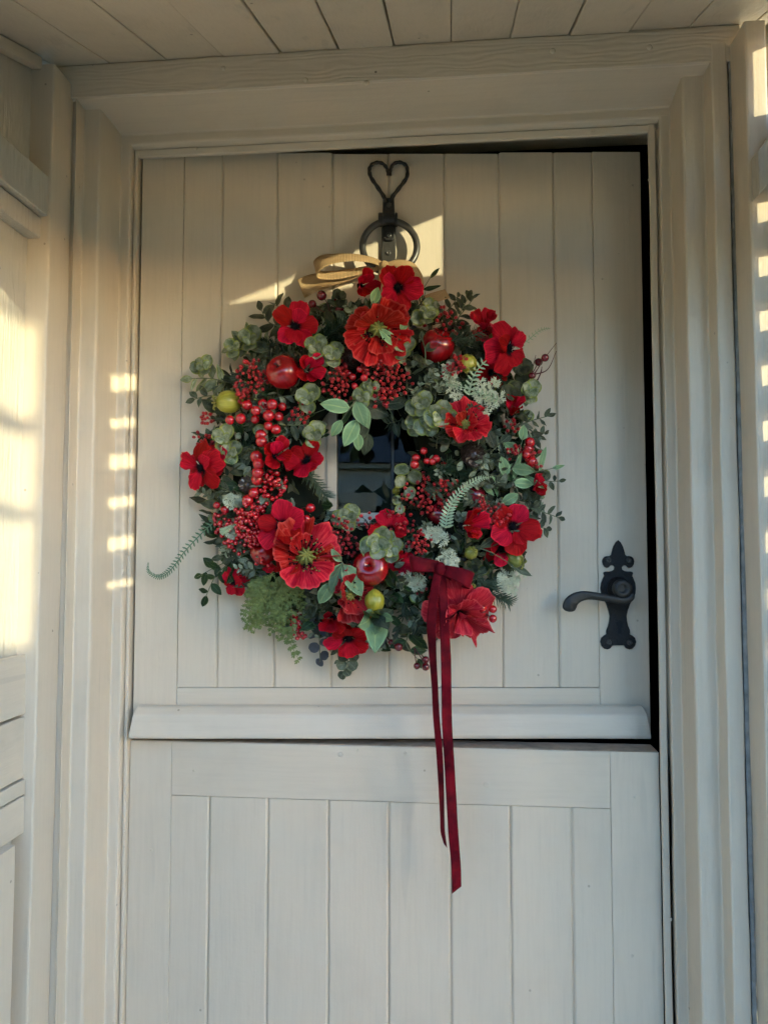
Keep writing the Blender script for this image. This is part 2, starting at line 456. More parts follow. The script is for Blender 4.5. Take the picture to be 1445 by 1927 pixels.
prism('bottom_rail', rect(0.0004, ZBOT, 0.0118, ZR), 'x', u(ug[0]) + .0002, u(ug[8]) - .0002, P_X, upper, r=0.0014, wob=0.0004)
# weather bar along the foot of the leaf
wb0, wb1 = door(300, 1326, 0.004).z, door(300, 1391, 0.028).z
wbar = prism('weather_bar', [(-0.0005, wb0), (-0.012, wb0 - 0.0015), (-0.023, wb0 - 0.012), (-0.029, wb1 + 0.005), (-0.028, wb1), (-0.0005, wb1)], 'x', 0.004, u(1212, 1360), P_X, upper, r=0.003, wob=0.0007, step=0.02, seg=3)
for v in wbar.data.vertices:                     # ends cut back at the top
    k = (v.co.z - wb1) / (wb0 - wb1)
    if v.co.x < 0.012: v.co.x += 0.008 * k ** 2
    elif v.co.x > u(1212, 1360) - 0.012: v.co.x -= 0.007 * k ** 2
# window in the leaf
fl, fr_, fb, ft = u(634, 880), u(832, 880), door(733, 965).z, door(733, 762).z
wf = prism('window_frame', rect(wx0 + .0006, -0.0035, fl, 0.040), 'z', wz0 + .0006, wz1 - .0006, P_ZD, upper, r=0.002, wob=0.0006)
prism('stile', rect(fr_, -0.0035, wx1 - .0006, 0.040), 'z', wz0 + .0006, wz1 - .0006, P_ZD, wf, r=0.002, wob=0.0006)
prism('sill', rect(-0.0065, wz0 + .0008, 0.040, fb), 'x', fl + .0003, fr_ - .0003, P_X, wf, r=0.002, wob=0.0006)
prism('rail', rect(-0.0033, ft, 0.040, wz1 - .0008), 'x', fl + .0003, fr_ - .0003, P_X, wf, r=0.002, wob=0.0006)
gb = u(739, 880)
prism('glazing_bar', rect(gb - 0.0022, 0.0125, gb + 0.0022, 0.021), 'z', fb, ft, LEAD, wf, r=0.0012, wob=0.0003)
for a, b in ((fl, gb - 0.0023), (gb + 0.0023, fr_)):
    p = MB(); p.box((a + .0004, 0.0155, fb + .0004), (b - .0004, 0.0185, ft - .0004)); p.build('pane', GLASS, wf)

# ------------------------------------------------------------------ porch
KS = 0.364                                       # fall of the roof
zc0 = at_y(500, 101, Y3 - 0.002).z
Y_EAVE = -0.60
def ceil_z(y): return zc0 + (y - (Y3 - 0.002)) * KS
roof = thing('porch_roof', 'sloping cream boarded porch ceiling over the door', 'porch roof', (0, 0, 0))
joints = [207, 313, 420, 527, 637, 742, 849, 960, 1070, 1185, 1297]
jx = [at_y(p, 140 - (p - 100) * 0.066, Y3).x for p in joints]
w_ = (jx[-1] - jx[0]) / (len(jx) - 1)
jx = [jx[0] - 2 * w_, jx[0] - w_] + jx + [0.512]
def slope(v): return Vector((v.x, v.y, v.z + ceil_z(v.y)))
for i in range(len(jx) - 1):
    dz = rnd.uniform(-0.0004, 0.0022)
    gap = 0.0016 if i in (5, 6, 10) else 0.0004
    prism('ceiling_plank', rect(jx[i] + gap, dz, jx[i + 1] - gap, 0.018), 'y', 0.01, Y_EAVE, P_Y, roof, r=0.0018, wob=0.0005, xf=slope, step=0.025)
prism('ceiling_plank', rect(0.5125, 0.0005, 0.60, 0.018), 'y', 0.01, -0.20, P_Y, roof, r=0.0018, wob=0.0005, xf=slope, step=0.025)
prism('roof_deck', rect(jx[0] - 0.03, 0.0185, jx[-1] + 0.004, 0.06), 'y', 0.015, Y_EAVE - 0.03, plain('roof_slate', (0.10, 0.10, 0.11), 0.7), roof, r=0.002, wob=0, xf=slope)
prism('fascia', rect(Y_EAVE - 0.022, ceil_z(Y_EAVE) - 0.085, Y_EAVE - 0.001, ceil_z(Y_EAVE) + 0.018), 'x', jx[0], jx[-1], P_X, roof)
# header beam over the frame
hb0, hb1 = at_y(103, 165, Y3).x, at_y(1391, 90, Y3).x
hbm = prism('header_beam', [(Y3 - 0.003, ZB), (Y3 - 0.003, zc0 - 0.0005), (Y3 + 0.05, zc0 + 0.0150), (Y3 + 0.05, ZU2 + 0.062), (Y3 - 0.0002, ZU2 + 0.062), (Y3 - 0.0002, ZB)], 'x', hb0, hb1, P_XB, None, r=0.0015, wob=0.0012, step=0.015)
tag(hbm, 'rough grained cream beam across the top of the door frame', 'beam')

for px, py in ((690, 155), (420, 128), (1040, 95), (1222, 88), (575, 150)):
    k_ = MB(); k_.lathe([(0.0042, 0), (0.0036, 0.0012), (0.0015, 0.0017), (0.00005, 0.0018)], 10); o = k_.build('knot', P_XB, hbm, True); o.location = at_y(px, py, Y3 - 0.0032); o.rotation_euler = (math.pi / 2, 0, 0)
# posts at either side of the frame
xpl, xpr = fx(103.5, Y3), fx(1410.5, Y3)
XLW = fx(66, Y4) - 0.030                          # left side wall plane
zpt = ceil_z(Y4) - 0.012
def lean(dx): return lambda v: Vector((v.x + dx * (v.z - 1.1), v.y, v.z))
pl = prism('porch_post', rect(XLW - 0.03, Y4, xpl, Y3 + 0.005), 'z', 0.0, zpt, P_Z, None, r=0.003, wob=0.0008, xf=lean(0.004))
tag(pl, 'cream porch post left of the door frame', 'post', group='posts flanking the door frame')
pr_ = prism('porch_post', rect(xpr, Y4, xpr + 0.028, Y3 + 0.004), 'z', 0.0, zpt, P_Z, None, r=0.003, wob=0.0008, xf=lean(-0.003))
tag(pr_, 'cream porch post right of the door frame', 'post', group='posts flanking the door frame')
# dark ragged seams between posts and jambs
sm = prism('seam', rect(fx(1402.5, Y3), Y3 - 0.0015, xpr + 0.0005, Y3 + 0.02), 'z', 0.0, ZB, SEAM_GREY, pr_, r=0.001, wob=0.0010, step=0.01)
# left side wall, sunlit weathered boards
lw = thing('porch_side_wall', 'sunlit weathered cream boarding on the left side of the porch', 'wall', (XLW, Y4, 0))
edges = [0.002, -0.14, -0.28, -0.42, -0.55]
for i in range(4):
    prism('board', rect(-0.018, edges[i + 1] + 0.0008, 0.0 + rnd.uniform(-.001, .001), edges[i] - 0.0008), 'z', 0.0, ceil_z(Y4 + edges[i]) - 0.012, P_W, lw, r=0.002, wob=0.0006)
tag(prism('batten', rect(0.0012, -0.019, 0.016, -0.001), 'y', -0.001, -0.42, P_Y, lw, r=0.002, xf=lambda v: Vector((v.x, v.y, v.z + ceil_z(v.y + Y4) ))))
# brace in the left gable
def brace(name, X, px_pts, w, h, label):
    a = at_x(*px_pts[0], X); b = at_x(*px_pts[1], X)
    d = (b - a)
    q = a + d * ((Y_EAVE + 0.06 - a.y) / d.y)
    o = beam(name, a - d.normalized() * 0.03, q, w, h, (1, 0, 0), P_W)
    dn = Vector((0, d.z, -d.y)).normalized(); dn = -dn if dn.z > 0 else dn
    beam('batten', a + dn * 0.046 - d.normalized() * 0.03 - Vector((0.005, 0, 0)), q + dn * 0.046 - Vector((0.005, 0, 0)), 0.030, 0.020, (1, 0, 0), P_W, o)
    return tag(o, label, 'brace', group='diagonal porch braces')
brace('brace', XLW + 0.014, ((98, 392), (0, 310)), 0.058, 0.030, 'diagonal cream brace on the left side wall under the ceiling')
# bench boards on the left wall, low down
bench = thing('porch_bench', 'cream wooden porch bench with boarded back against the left wall', 'bench', (XLW, Y4, 0))
XB = XLW + 0.014
def zat(px, py, X): return at_x(px, py, X).z
yb = at_x(49, 1345, XB).y
bt, bm, bb = zat(47, 1232, XB), zat(49, 1345, XB), zat(50, 1462, XB)
for a, b in ((bm + 0.0019, bt), (bb + 0.001, bm - 0.0019)):
    prism('back_board', rect(0.0012, a, 0.014, b), 'y', yb - Y4, yb - Y4 - 0.42, P_Y, bench, r=0.002, wob=0.0007)
yb2 = at_x(62, 1460, XB + .004).y
s0, s1, s2 = zat(64, 1457, XB + .004), zat(62, 1488, XB + .004), zat(58, 1560, XB + .004)
prism('seat_rail', rect(0.0012, s1 + 0.001, 0.0175, min(s0, bb - 0.001)), 'y', min(-0.001, yb2 - Y4 + 0.008), -0.42, P_Y, bench, r=0.002, wob=0.0007)
prism('seat_rail', rect(0.0012, s2, 0.0172, s1 - 0.001), 'y', min(-0.001, yb2 - Y4 + 0.003), -0.42, P_Y, bench, r=0.002, wob=0.0007)
for yy in (-0.06, -0.38):
    prism('leg', rect(0.0012, yy - 0.02, 0.030, yy + 0.02), 'z', 0.0, s2 - 0.0005, P_Z, bench, r=0.002)

# ---- right side: cladding beside the post, then an unseen screen shaped to cut the sun
clad = thing('porch_cladding', 'sun striped cream boards beyond the right porch post', 'wall', (xpr + 0.029, Y4, 0))
x0 = 0.0; x1 = XR - 0.02 - (xpr + 0.029)
for i in range(2):
    a, b = x0 + (x1 - x0) * i / 2, x0 + (x1 - x0) * (i + 1) / 2
    prism('board', rect(a + .0006, 0.004, b - .0006, 0.02), 'z', 0, zpt, P_W, clad, r=0.0015, wob=0.0006)
bx = clad.location.x
brb = beam('brace', at_y(1396, 352, Y4 - 0.012), at_y(1510, 232, Y4 - 0.012), 0.042, 0.022, (0, 1, 0), P_W)
for v in brb.data.vertices: v.co.x = max(v.co.x, xpr + 0.0015)
tag(brb, 'diagonal cream brace beside the right post under the ceiling', 'brace', group='diagonal porch braces')

T_up = UL @ door(833, 394); T_dn = UL @ door(833, 517); T_tip = UL @ door(420, 575); T_tipu = UL @ door(420, 566)
S_up, S_dn, S_tip, S_tipu = (sun_at_x(p, XR) for p in (T_up, T_dn, T_tip, T_tipu))
scr = thing('porch_sun_screen', 'unseen right side of the porch, boards, slats and open gable shaped to cut the sun', 'screen', (XR, Y4, 0))
yp = S_dn.y + 0.012                               # post edge that cuts the sun patch on its right
def sy(y): return y - Y4
def sboard(name, y0, y1, z0, z1, t=0.009, mat=None):
    prism(name, rect(-t, sy(min(y0, y1)) + .0004, t, sy(max(y0, y1)) - .0004), 'z', z0, z1, mat or P_Z, scr, r=0.001, wob=0)
# slatted bay added out of view: its gaps stripe the cladding with sun
ys = sun_at_x(Vector((xpr - 0.001, Y4, 1.3)), XR).y
z = 0.10
while z < 1.90:
    prism('slat', rect(-0.006, z, 0.006, z + 0.044), 'y', sy(Y4 + 0.02), sy(ys + 0.0005), P_Y, scr, r=0.002, wob=0)
    z += 0.0715
sboard('board', ys, yp + 0.0355, 0, ceil_z(ys) - 0.02)
sboard('screen_post', yp, yp + 0.035, 0, ceil_z(yp) - 0.004, 0.018)
# boards up to the plate, open gable over it
zpl = min(S_dn.z, S_tip.z) - 0.02
yB = sun_at_x(at_y(262, 900, 0.0), XR).y
sboard('board', yB, yB + 0.075, 0.0, 2.0)
beam('wall_plate', (0, sy(S_dn.y), S_dn.z - 0.045), (0, sy(S_tip.y - 0.14), S_tip.z + (S_tip.z - S_dn.z) / (S_tip.y - S_dn.y) * -0.14 - 0.045), 0.09, 0.03, (1, 0, 0), P_Y, scr)
d_ = (S_tipu - S_up)
beam('rafter', (0, sy(S_up.y - d_.y * .3), S_up.z - d_.z * .3 + 0.03), (0, sy(S_tipu.y + d_.y * .25), S_tipu.z + d_.z * .25 + 0.03), 0.06, 0.04, (1, 0, 0), P_Y, scr)
# unseen slots shaped to patch the left jamb with sun, then a blocking board
yA = sun_at_x(Vector((fx(206, Y1), -0.040, 1.3)), XR).y
yC = sun_at_x(Vector((XLW, Y4 - 0.006, 1.3)), XR).y + 0.022
zs = [0.0]
for r0, r1 in ((1105, 1092), (1035, 1009), (956, 935), (883, 855), (806, 787), (737, 705)):
    for r_ in (r0, r1): zs.append(sun_at_x(at_y(225, r_, Y1), XR).z)
zs.append(2.02)
for i in range(0, len(zs), 2):
    sboard('sun_slot_slat', yA, yB, zs[i], zs[i + 1], 0.006)
sboard('sun_block_board', yC, yA, 0, 2.02, 0.005)
sboard('bench_shade_panel', yC - 0.45, yC - 0.001, 0, bt + 0.215, 0.010)  # added unseen panel that keeps the sun off the bench

tr_ = thing('sun_band_trellis', 'narrow ladder trellis added out of view to band the sun on the left wall', 'trellis', Vector((XLW, Y4 - 0.07, 0)) + Vector((SUN.x, SUN.y, 0)).normalized() * 3.0, math.atan2(SUN.y, SUN.x))  # added out of view: rungs band the sunlight on the left wall
for i, zz in enumerate((1.20, 1.37, 1.56, 1.70, 1.90, 2.02, 2.18)):
    prism('rung', rect(-0.008, zz, 0.008, zz + (0.026 if i % 2 else 0.018)), 'y', -0.115, 0.115, P_X, tr_, r=0.001, wob=0)
prism('upright', rect(-0.012, -0.13, 0.012, -0.116), 'z', 0, 2.3, P_Z, tr_, r=0.001, wob=0)
prism('upright', rect(-0.012, 0.116, 0.012, 0.130), 'z', 0, 2.3, P_Z, tr_, r=0.001, wob=0)
# unseen brick pier, added to keep the low sun off most of the door
dist = 3.4
sh = Vector((SUN.x, SUN.y, 0)).normalized()
BRICK = noise_ground('pier_brick', (0.26, 0.10, 0.06), (0.36, 0.17, 0.10), 20, 0.5)
MORTAR = noise_ground('pier_mortar', (0.34, 0.31, 0.26), (0.42, 0.38, 0.32), 20, 0.4)
def sun_block_pier(label, y0, y1, zx, dist, tall):
    pc = Vector((XR, (y0 + y1) / 2, 0)) + sh * dist
    pw = abs(y1 - y0) * sh.x; ptop = zx + dist * math.tan(SUN_EL)
    pier = thing('sun_block_pier', label, 'pier', pc, math.atan2(sh.y, sh.x))
    prism('core', rect(-0.10, -pw / 2 + 0.006, 0.10, pw / 2 - 0.006), 'z', 0, ptop - 0.05, MORTAR, pier, r=0.002, wob=0)
    bk = MB(); bk.box((-0.107, -pw / 4 + 0.005, 0), (0.107, pw / 4 - 0.005, 0.065)); bkm = bk.mesh('brick', BRICK)
    z = 0.01
    while z < ptop - 0.12:
        for s_ in (-1, 1):
            o = link('brick', bkm, pier); o.location = (rnd.uniform(-.001, .001), s_ * pw / 4, z)
        z += 0.075
    prism('cap_stone', rect(-0.11, -pw / 2, 0.11, pw / 2), 'z', ptop - 0.05, ptop, STONE, pier, r=0.006, wob=0)
sun_block_pier('slim red brick pier added out of view to block the low sun', yp + 0.02, yB + 0.03, (S_dn.z + S_tip.z) / 2 - 0.045, 3.4, False)
# ---- what stands across the garden (seen only as reflections in the pane)
HEDGE = noise_ground('hedge_green', (0.012, 0.022, 0.008), (0.05, 0.07, 0.025), 14, 1.0)
def rv3(): return Vector((rnd.uniform(-1, 1), rnd.uniform(-1, 1), rnd.uniform(-1, 1))).normalized()
hd = MB()
for i in range(1400):
    p = Vector((rnd.uniform(-7, 3.5), rnd.uniform(-9.2, -8.2), rnd.uniform(0, 1) ** 0.8 * (2.0 + 0.4 * noise.noise(Vector((i * 0.37, 0, 0))))))
    s_ = rnd.uniform(0.12, 0.28); a_ = Vector((rnd.uniform(-1, 1), rnd.uniform(-1, 1), rnd.uniform(-1, 1))).normalized()
    b_ = a_.orthogonal().normalized(); c_ = a_.cross(b_)
    hd.quadgrid([[p - b_ * s_ - c_ * s_ * .6, p + b_ * s_ - c_ * s_ * .6], [p - b_ * s_ + c_ * s_ * .6, p + b_ * s_ + c_ * s_ * .6]], [[(0, 0), (1, 0)], [(0, 1), (1, 1)]])
hd.box((-7, -9.0, 0), (3.5, -8.4, 1.8))
tag(hd.build('garden_hedge', HEDGE), 'dark garden hedge across the path, reflected in the small pane', 'hedge')
sp_ = prism('reflection_pillar', rect(0.02, -7.3, 0.50, -6.9), 'z', 0, 2.0, noise_ground('pale_stone', (0.55, 0.44, 0.30), (0.70, 0.60, 0.44), 9, 0.6), None, r=0.02, wob=0.02, step=0.2)  # unseen, added only for its beige reflection in the pane
tag(sp_, 'pale stone pillar added to give the small pane a beige reflection', 'pillar')
tl = MB()
for i in range(2600):
    x = rnd.uniform(-26, 8); p = Vector((x, rnd.uniform(-27, -25), rnd.uniform(0, 1) ** 0.7 * (4.6 + 1.5 * noise.noise(Vector((x * 0.3, 0, 0))))))
    s_ = rnd.uniform(0.3, 0.8); a_ = rv3(); b_ = a_.orthogonal().normalized(); c_ = a_.cross(b_)
    tl.quadgrid([[p - b_ * s_ - c_ * s_ * .6, p + b_ * s_ - c_ * s_ * .6], [p - b_ * s_ + c_ * s_ * .6, p + b_ * s_ + c_ * s_ * .6]], [[(0, 0), (1, 0)], [(0, 1), (1, 1)]])
tag(tl.build('distant_trees', HEDGE), kind='stuff')
ct = MB(); ct.box((-5, -13, 0), (1.4, -11, 2.72)); ct.box((-5.2, -13.2, 2.72), (1.6, -10.8, 2.80))
ctt = tag(ct.build('cottage', RENDER), 'pale cottage beyond the hedge, reflected in the small pane', 'building')
rf = MB(); rf.v = [(-5.3, -10.7, 2.8), (1.7, -10.7, 2.8), (1.7, -12, 4.4), (-5.3, -12, 4.4), (-5.3, -13.3, 2.8), (1.7, -13.3, 2.8)]; rf.uv = [(0, 0)] * 6
rf.f = [(0, 1, 2, 3), (3, 2, 5, 4), (0, 3, 4), (1, 5, 2)]; rf.m = [0] * 4
rf.build('roof', bpy.data.materials['roof_slate'], ctt)
# ================================================================== IRONWORK ON THE UPPER LEAF
def catmull(pts, n=6):
    pts = [Vector(p) for p in pts]; out = []
    P = [pts[0] * 2 - pts[1]] + pts + [pts[-1] * 2 - pts[-2]]
    for i in range(1, len(P) - 2):
        for k in range(n):
            t = k / n
            a, b, c, d = P[i - 1], P[i], P[i + 1], P[i + 2]
            out.append(0.5 * ((2 * b) + (c - a) * t + (2 * a - 5 * b + 4 * c - d) * t * t + (3 * b - a - 3 * c + d) * t ** 3))
    out.append(pts[-1]); return out
def cat1(vals, n=6):
    return [v.x for v in catmull([Vector((v, 0, 0)) for v in vals], n)]
def plate(name, outline, y0, th, bev, mat, parent):
    """flat iron plate on the door: outline is a list of (x, z)"""
    ar = sum(outline[i - 1][0] * outline[i][1] - outline[i][0] * outline[i - 1][1] for i in range(len(outline)))
    if ar < 0: outline = outline[::-1]
    n = len(outline); v = []
    P = [Vector(p) for p in outline]; ins = []
    for i in range(n):
        a = (P[i] - P[i - 1]); b = (P[(i + 1) % n] - P[i])
        nm = (Vector((-a.y, a.x)).normalized() + Vector((-b.y, b.x)).normalized())
        ins.append(P[i] + (nm.normalized() if nm.length > 1e-6 else nm) * bev)
    for y, ring in ((y0, P), (y0 - th + bev * 0.7, P), (y0 - th, ins)):
        v += [(p.x, y, p.y) for p in ring]
    f = [tuple(2 * n + i for i in range(n))]
    for r in range(2):
        for i in range(n):
            f.append((r * n + i, r * n + (i + 1) % n, (r + 1) * n + (i + 1) % n, (r + 1) * n + i))
    me = bpy.data.meshes.new(name); me.from_pydata(v, [], f); me.materials.append(mat); me.update()
    return link(name, me, parent)
def dxy(p): return (p.x, p.z)
# --- heart headed knocker with ring
def kz(x, y, off): return door(620 + x / 6.283, 270 + y / 6.283, off)
kn = plate('door_knocker', [dxy(kz(x, y, 0.004)) for x, y in ((632, 640), (764, 640), (770, 830), (782, 1000), (782, 1425), (616, 1425), (616, 1000), (626, 830))], 0.0, 0.0048, 0.0008, IRON_S, upper)
s = MB()
hl = [(668, 690), (640, 620), (560, 500), (490, 395), (472, 310), (500, 246), (570, 220), (638, 240), (680, 300), (693, 368)]
hr = [(724, 690), (748, 622), (832, 512), (908, 405), (923, 310), (892, 245), (822, 217), (758, 240), (722, 300), (711, 368)]
for h in (hl, hr):
    c = catmull([kz(x, y, 0.0085) for x, y in h], 6); L = len(c)
    s.tube(c, [0.0034 - 0.0008 * (i / L) + 0.0004 * math.sin(i * 1.3) for i in range(L)], 10)
s.build('heart_scroll', IRON, kn, True)
plate('upper_tab', [dxy(kz(x, y, 0.007)) for x, y in ((640, 655), (757, 655), (765, 830), (633, 830))], -0.0049, 0.0035, 0.0008, IRON, kn)
plate('hinge_tab', [dxy(kz(x, y, 0.010)) for x, y in ((628, 960), (770, 960), (768, 1110), (740, 1138), (665, 1138), (640, 1110))], -0.0049, 0.0045, 0.001, IRON, kn)
s = MB(); s.tube([kz(632, 890, 0.014), kz(770, 890, 0.014)], 0.0098, 14); s.build('roller', IRON, kn)
for a, b in ((576, 628), (772, 803)):
    s = MB(); s.tube([kz(a, 900, 0.013), kz(a + 8, 900, 0.013), kz(b - 6, 900, 0.013), kz(b, 900, 0.013)], [0.0095, 0.0112, 0.0112, 0.010], 12); s.build('knuckle', IRON, kn)
s = MB(); rc = kz(712, 1215, 0.019); R_ = 343 / 6.283 * 0.00080
pts = [rc + Vector((math.sin(a) * R_, 0.004 * math.cos(a), math.cos(a) * R_)) for a in [2 * math.pi * i / 56 for i in range(57)]]
s.tube(pts, 0.0055, 12, cap=False); s.build('ring', IRON_S, kn, True)
for x, y, o, r in ((704, 726, 0.0084, 0.0042), (700, 1082, 0.0094, 0.0048), (695, 1292, 0.0048, 0.0042)):
    screw(kn, kz(x, y, o), (0, -1, 0), r, IRON_S, 'rivet')
# --- lever handle on its fleur-de-lis plate
def hz(x, y, off=0.004): return door(1040 + x / 7.225, 1000 + y / 7.225, off)
half = [(893, 120), (925, 150), (955, 205), (975, 270), (985, 318), (1010, 336), (1040, 334), (1075, 345), (1100, 375), (1108, 410), (1100, 450), (1078, 482), (1048, 496),
        (1022, 490), (1008, 468), (985, 459), (957, 466), (938, 490), (946, 520), (975, 540), (1020, 548), (1065, 547), (1088, 558), (1092, 575), (1080, 605), (1097, 640), (1122, 700), (1132, 770),
        (1124, 850), (1092, 920), (1052, 990), (1020, 1080), (1005, 1150), (1010, 1220), (1025, 1290), (1050, 1345), (1052, 1380), (1048, 1402), (1085, 1420), (1120, 1452), (1136, 1505),
        (1120, 1560), (1082, 1598), (1040, 1608), (1000, 1592), (972, 1552)]
full = half + [(1786 - x, y) for x, y in reversed(half[1:])]
hd_ = plate('lever_handle', [dxy(hz(x, y)) for x, y in full], 0.0, 0.0045, 0.0011, IRON_R, upper)
c0 = hz(893, 775, 0.0045)
bs = MB(); bs.lathe([(0.0185, 0), (0.0185, 0.004), (0.0150, 0.009), (0.0120, 0.018), (0.0120, 0.028)], 24)
o = bs.build('rose', IRON_R, hd_, True); o.location = c0; o.rotation_euler = (math.pi / 2, 0, 0)
hub = MB(); hub.lathe([(0.0125, 0.0), (0.0140, 0.002), (0.0140, 0.013), (0.0125, 0.0155), (0.0052, 0.0155), (0.0050, 0.0145), (0.00005, 0.0145)], 24)
o = hub.build('hub', IRON, hd_, True); o.location = hz(893, 775, 0.0325); o.location.x += 0.003; o.rotation_euler = (math.pi / 2, 0, 0)
sq = MB(); cc = hz(893, 775, 0.047); cc.x += 0.003; sq.box((cc.x - .0048, cc.y - .0022, cc.z - .0048), (cc.x + .0048, cc.y + .003, cc.z + .0048)); sq.build('spindle_end', IRON, hd_)
lv = [(1085, 850), (1060, 905), (985, 935), (880, 930), (740, 908), (600, 884), (480, 872), (385, 882), (305, 915), (250, 968), (228, 1020), (224, 1062), (222, 1085), (221, 1096)]
rr = [34, 48, 56, 56, 54, 54, 60, 70, 82, 94, 96, 84, 54, 4]
c = catmull([hz(x, y, 0.041) for x, y in lv], 5); rad = [v / 7.225 * 0.00080 for v in cat1(rr, 5)]
lm = MB(); lm.tube(c, rad, 14); lo_ = lm.build('lever', IRON, hd_, True)
for v in lo_.data.vertices:                       # flattened grip with a shallow hollow on its face
    v.co.y = c[0].y + (v.co.y - c[0].y) * 0.62
    if v.co.y < c[0].y - 0.004 and v.co.x < hz(480, 0, .041).x: v.co.y += 0.0018
kh = MB(); kc = hz(905, 1260, 0.0047)
kh.lathe([(0.0050, 0), (0.0050, 0.0004), (0.00005, 0.0004)], 14); o = kh.build('keyhole', DARK, hd_); o.location = kc; o.rotation_euler = (math.pi / 2, 0, 0)
ks = MB(); ks.box((kc.x - .0028, kc.y - .0003, kc.z - .0150), (kc.x + .0028, kc.y + .0008, kc.z - .002)); ks.build('key_slot', DARK, hd_)
for x, y in ((755, 390), (1030, 395), (768, 1505), (1042, 1512)):
    screw(hd_, hz(x, y, 0.0045), (0, -1, 0), 0.0044, IRON_S)

# ================================================================== WREATH
WC = door(702, 890, 0.045)
wreath = thing('wreath', 'round festive wreath of red poppies, apples, berries and eucalyptus hung on the door', 'wreath', UL @ WC, OPEN)
def W(px, py, off): return door(px, py, off) - WC
S = 0.00080                                        # metres per photo pixel at the wreath
VIEW = Vector((0, -1, 0))
def rv(k=1.0): return Vector((rnd.uniform(-k, k), rnd.uniform(-k, k), rnd.uniform(-k, k)))
def basis(x, z):
    x = x.normalized(); z = (z - x * z.dot(x)).normalized(); y = z.cross(x)
    return Matrix((x, y, z)).transposed()

# ---- plant materials
def leafmat(name, base, rim, frost, fr=0.0, vein=None, rough=0.40, transl=0.18):
    m = NT(name); tc = m.n('ShaderNodeTexCoord'); sp = m.n('ShaderNodeSeparateXYZ'); m.l(tc.outputs['UV'], sp.inputs[0])
    t = m.math('ABSOLUTE', m.math('MULTIPLY_ADD', sp.outputs[1], 2.0, -1.0))
    oi = m.n('ShaderNodeObjectInfo'); ge = m.n('ShaderNodeNewGeometry')
    ra = m.math('FRACT', m.math('ADD', oi.outputs['Random'], m.math('MULTIPLY', ge.outputs['Random Per Island'], 7.31)))
    cb = m.n('ShaderNodeCombineXYZ'); m.l(ra, cb.inputs[0]); m.l(ra, cb.inputs[2])
    va = m.n('ShaderNodeVectorMath', operation='MULTIPLY_ADD'); m.l(cb.outputs[0], va.inputs[0]); va.inputs[1].default_value = (31, 0, 17); m.l(tc.outputs['UV'], va.inputs[2])
    v = va.outputs[0]
    n = m.noise(v, 6, 3, 0.65)
    c = m.mix(n, tuple(x * 0.78 for x in base), tuple(x * 1.22 for x in base))
    if fr: c = m.mix(m.math('MULTIPLY', m.ramp(m.noise(v, 2.2, 3, 0.6), [(0.34, (0, 0, 0)), (0.74, (1, 1, 1))]), fr), c, frost)
    c = m.mix(m.ramp(t, [(0.66, (0, 0, 0)), (0.92, (1, 1, 1))]), c, rim)
    if vein: c = m.mix(m.ramp(t, [(0.03, (1, 1, 1)), (0.12, (0, 0, 0))]), c, vein)
    hs = m.n('ShaderNodeHueSaturation')
    m.l(m.math('MULTIPLY_ADD', ra, 0.75, 0.62), hs.inputs['Value']); m.l(c, hs.inputs['Color'])
    c = hs.outputs[0]
    vn = m.math('SINE', m.math('SUBTRACT', m.math('MULTIPLY', sp.outputs[0], 42.0), m.math('MULTIPLY', t, 11.0)))
    m.set(Base_Color=c, Roughness=rough + 0.05, Specular_IOR_Level=0.22, Normal=m.bump(m.math('MULTIPLY_ADD', vn, 0.18, n), 0.6, 0.0012))
    tr = m.n('ShaderNodeBsdfTranslucent'); m.l(c, tr.inputs[0]); mx = m.n('ShaderNodeMixShader'); mx.inputs[0].default_value = transl
    m.l(m.b.outputs[0], mx.inputs[1]); m.l(tr.outputs[0], mx.inputs[2]); m.l(mx.outputs[0], m.out.inputs[0])
    return m.mat
EUC = leafmat('eucalyptus_leaf', (0.11, 0.145, 0.065), (0.29, 0.32, 0.07), (0.50, 0.52, 0.38), 0.9)
EUD = leafmat('dusky_eucalyptus_leaf', (0.026, 0.033, 0.017), (0.10, 0.11, 0.04), (0.17, 0.17, 0.11), 0.55)  # darkened so the gaps among the leaves read as shade
SAGE = leafmat('fresh_sage_leaf', (0.19, 0.31, 0.15), (0.32, 0.47, 0.24), (0.3, 0.4, 0.26), 0.25, (0.32, 0.42, 0.19))
GREEN = leafmat('glossy_green_leaf', (0.018, 0.042, 0.013), (0.06, 0.10, 0.025), (0, 0, 0), 0, (0.06, 0.11, 0.04), 0.3)
GREY = leafmat('grey_green_leaf', (0.036, 0.050, 0.030), (0.10, 0.125, 0.07), (0.20, 0.22, 0.15), 0.5, (0.13, 0.155, 0.10))  # darkened as well, shade between leaves is put into this colour
PLUM = leafmat('slate_leaf', (0.060, 0.064, 0.075), (0.08, 0.085, 0.10), (0.15, 0.16, 0.18), 0.35)
STEM = plain('plant_stem', (0.13, 0.15, 0.08), 0.6, 0.3)
TWIG = plain('red_brown_twig', (0.09, 0.02, 0.018), 0.5, 0.4)
PINE = plain('pine_needle', (0.022, 0.045, 0.022), 0.5, 0.4, var=0.4, sc=90)
PINE2 = plain('frosted_pine_needle', (0.07, 0.10, 0.06), 0.5, 0.4, var=0.5, sc=90)
CEDAR = plain('cedar_green', (0.15, 0.19, 0.055), 0.55, 0.3, var=0.45, sc=60)
FROST = plain('frosted_moss', (0.50, 0.52, 0.37), 0.7, 0.2, var=0.25, sc=60)
FERN = plain('fern_pale', (0.30, 0.38, 0.24), 0.6, 0.3, var=0.2)
FERND = plain('fern_green', (0.09, 0.16, 0.09), 0.6, 0.3, var=0.3)
BERRY = plain('red_berry', (0.46, 0.007, 0.013), 0.16, 0.6, var=0.25, sc=25, Coat_Weight=0.6, Coat_Roughness=0.06)
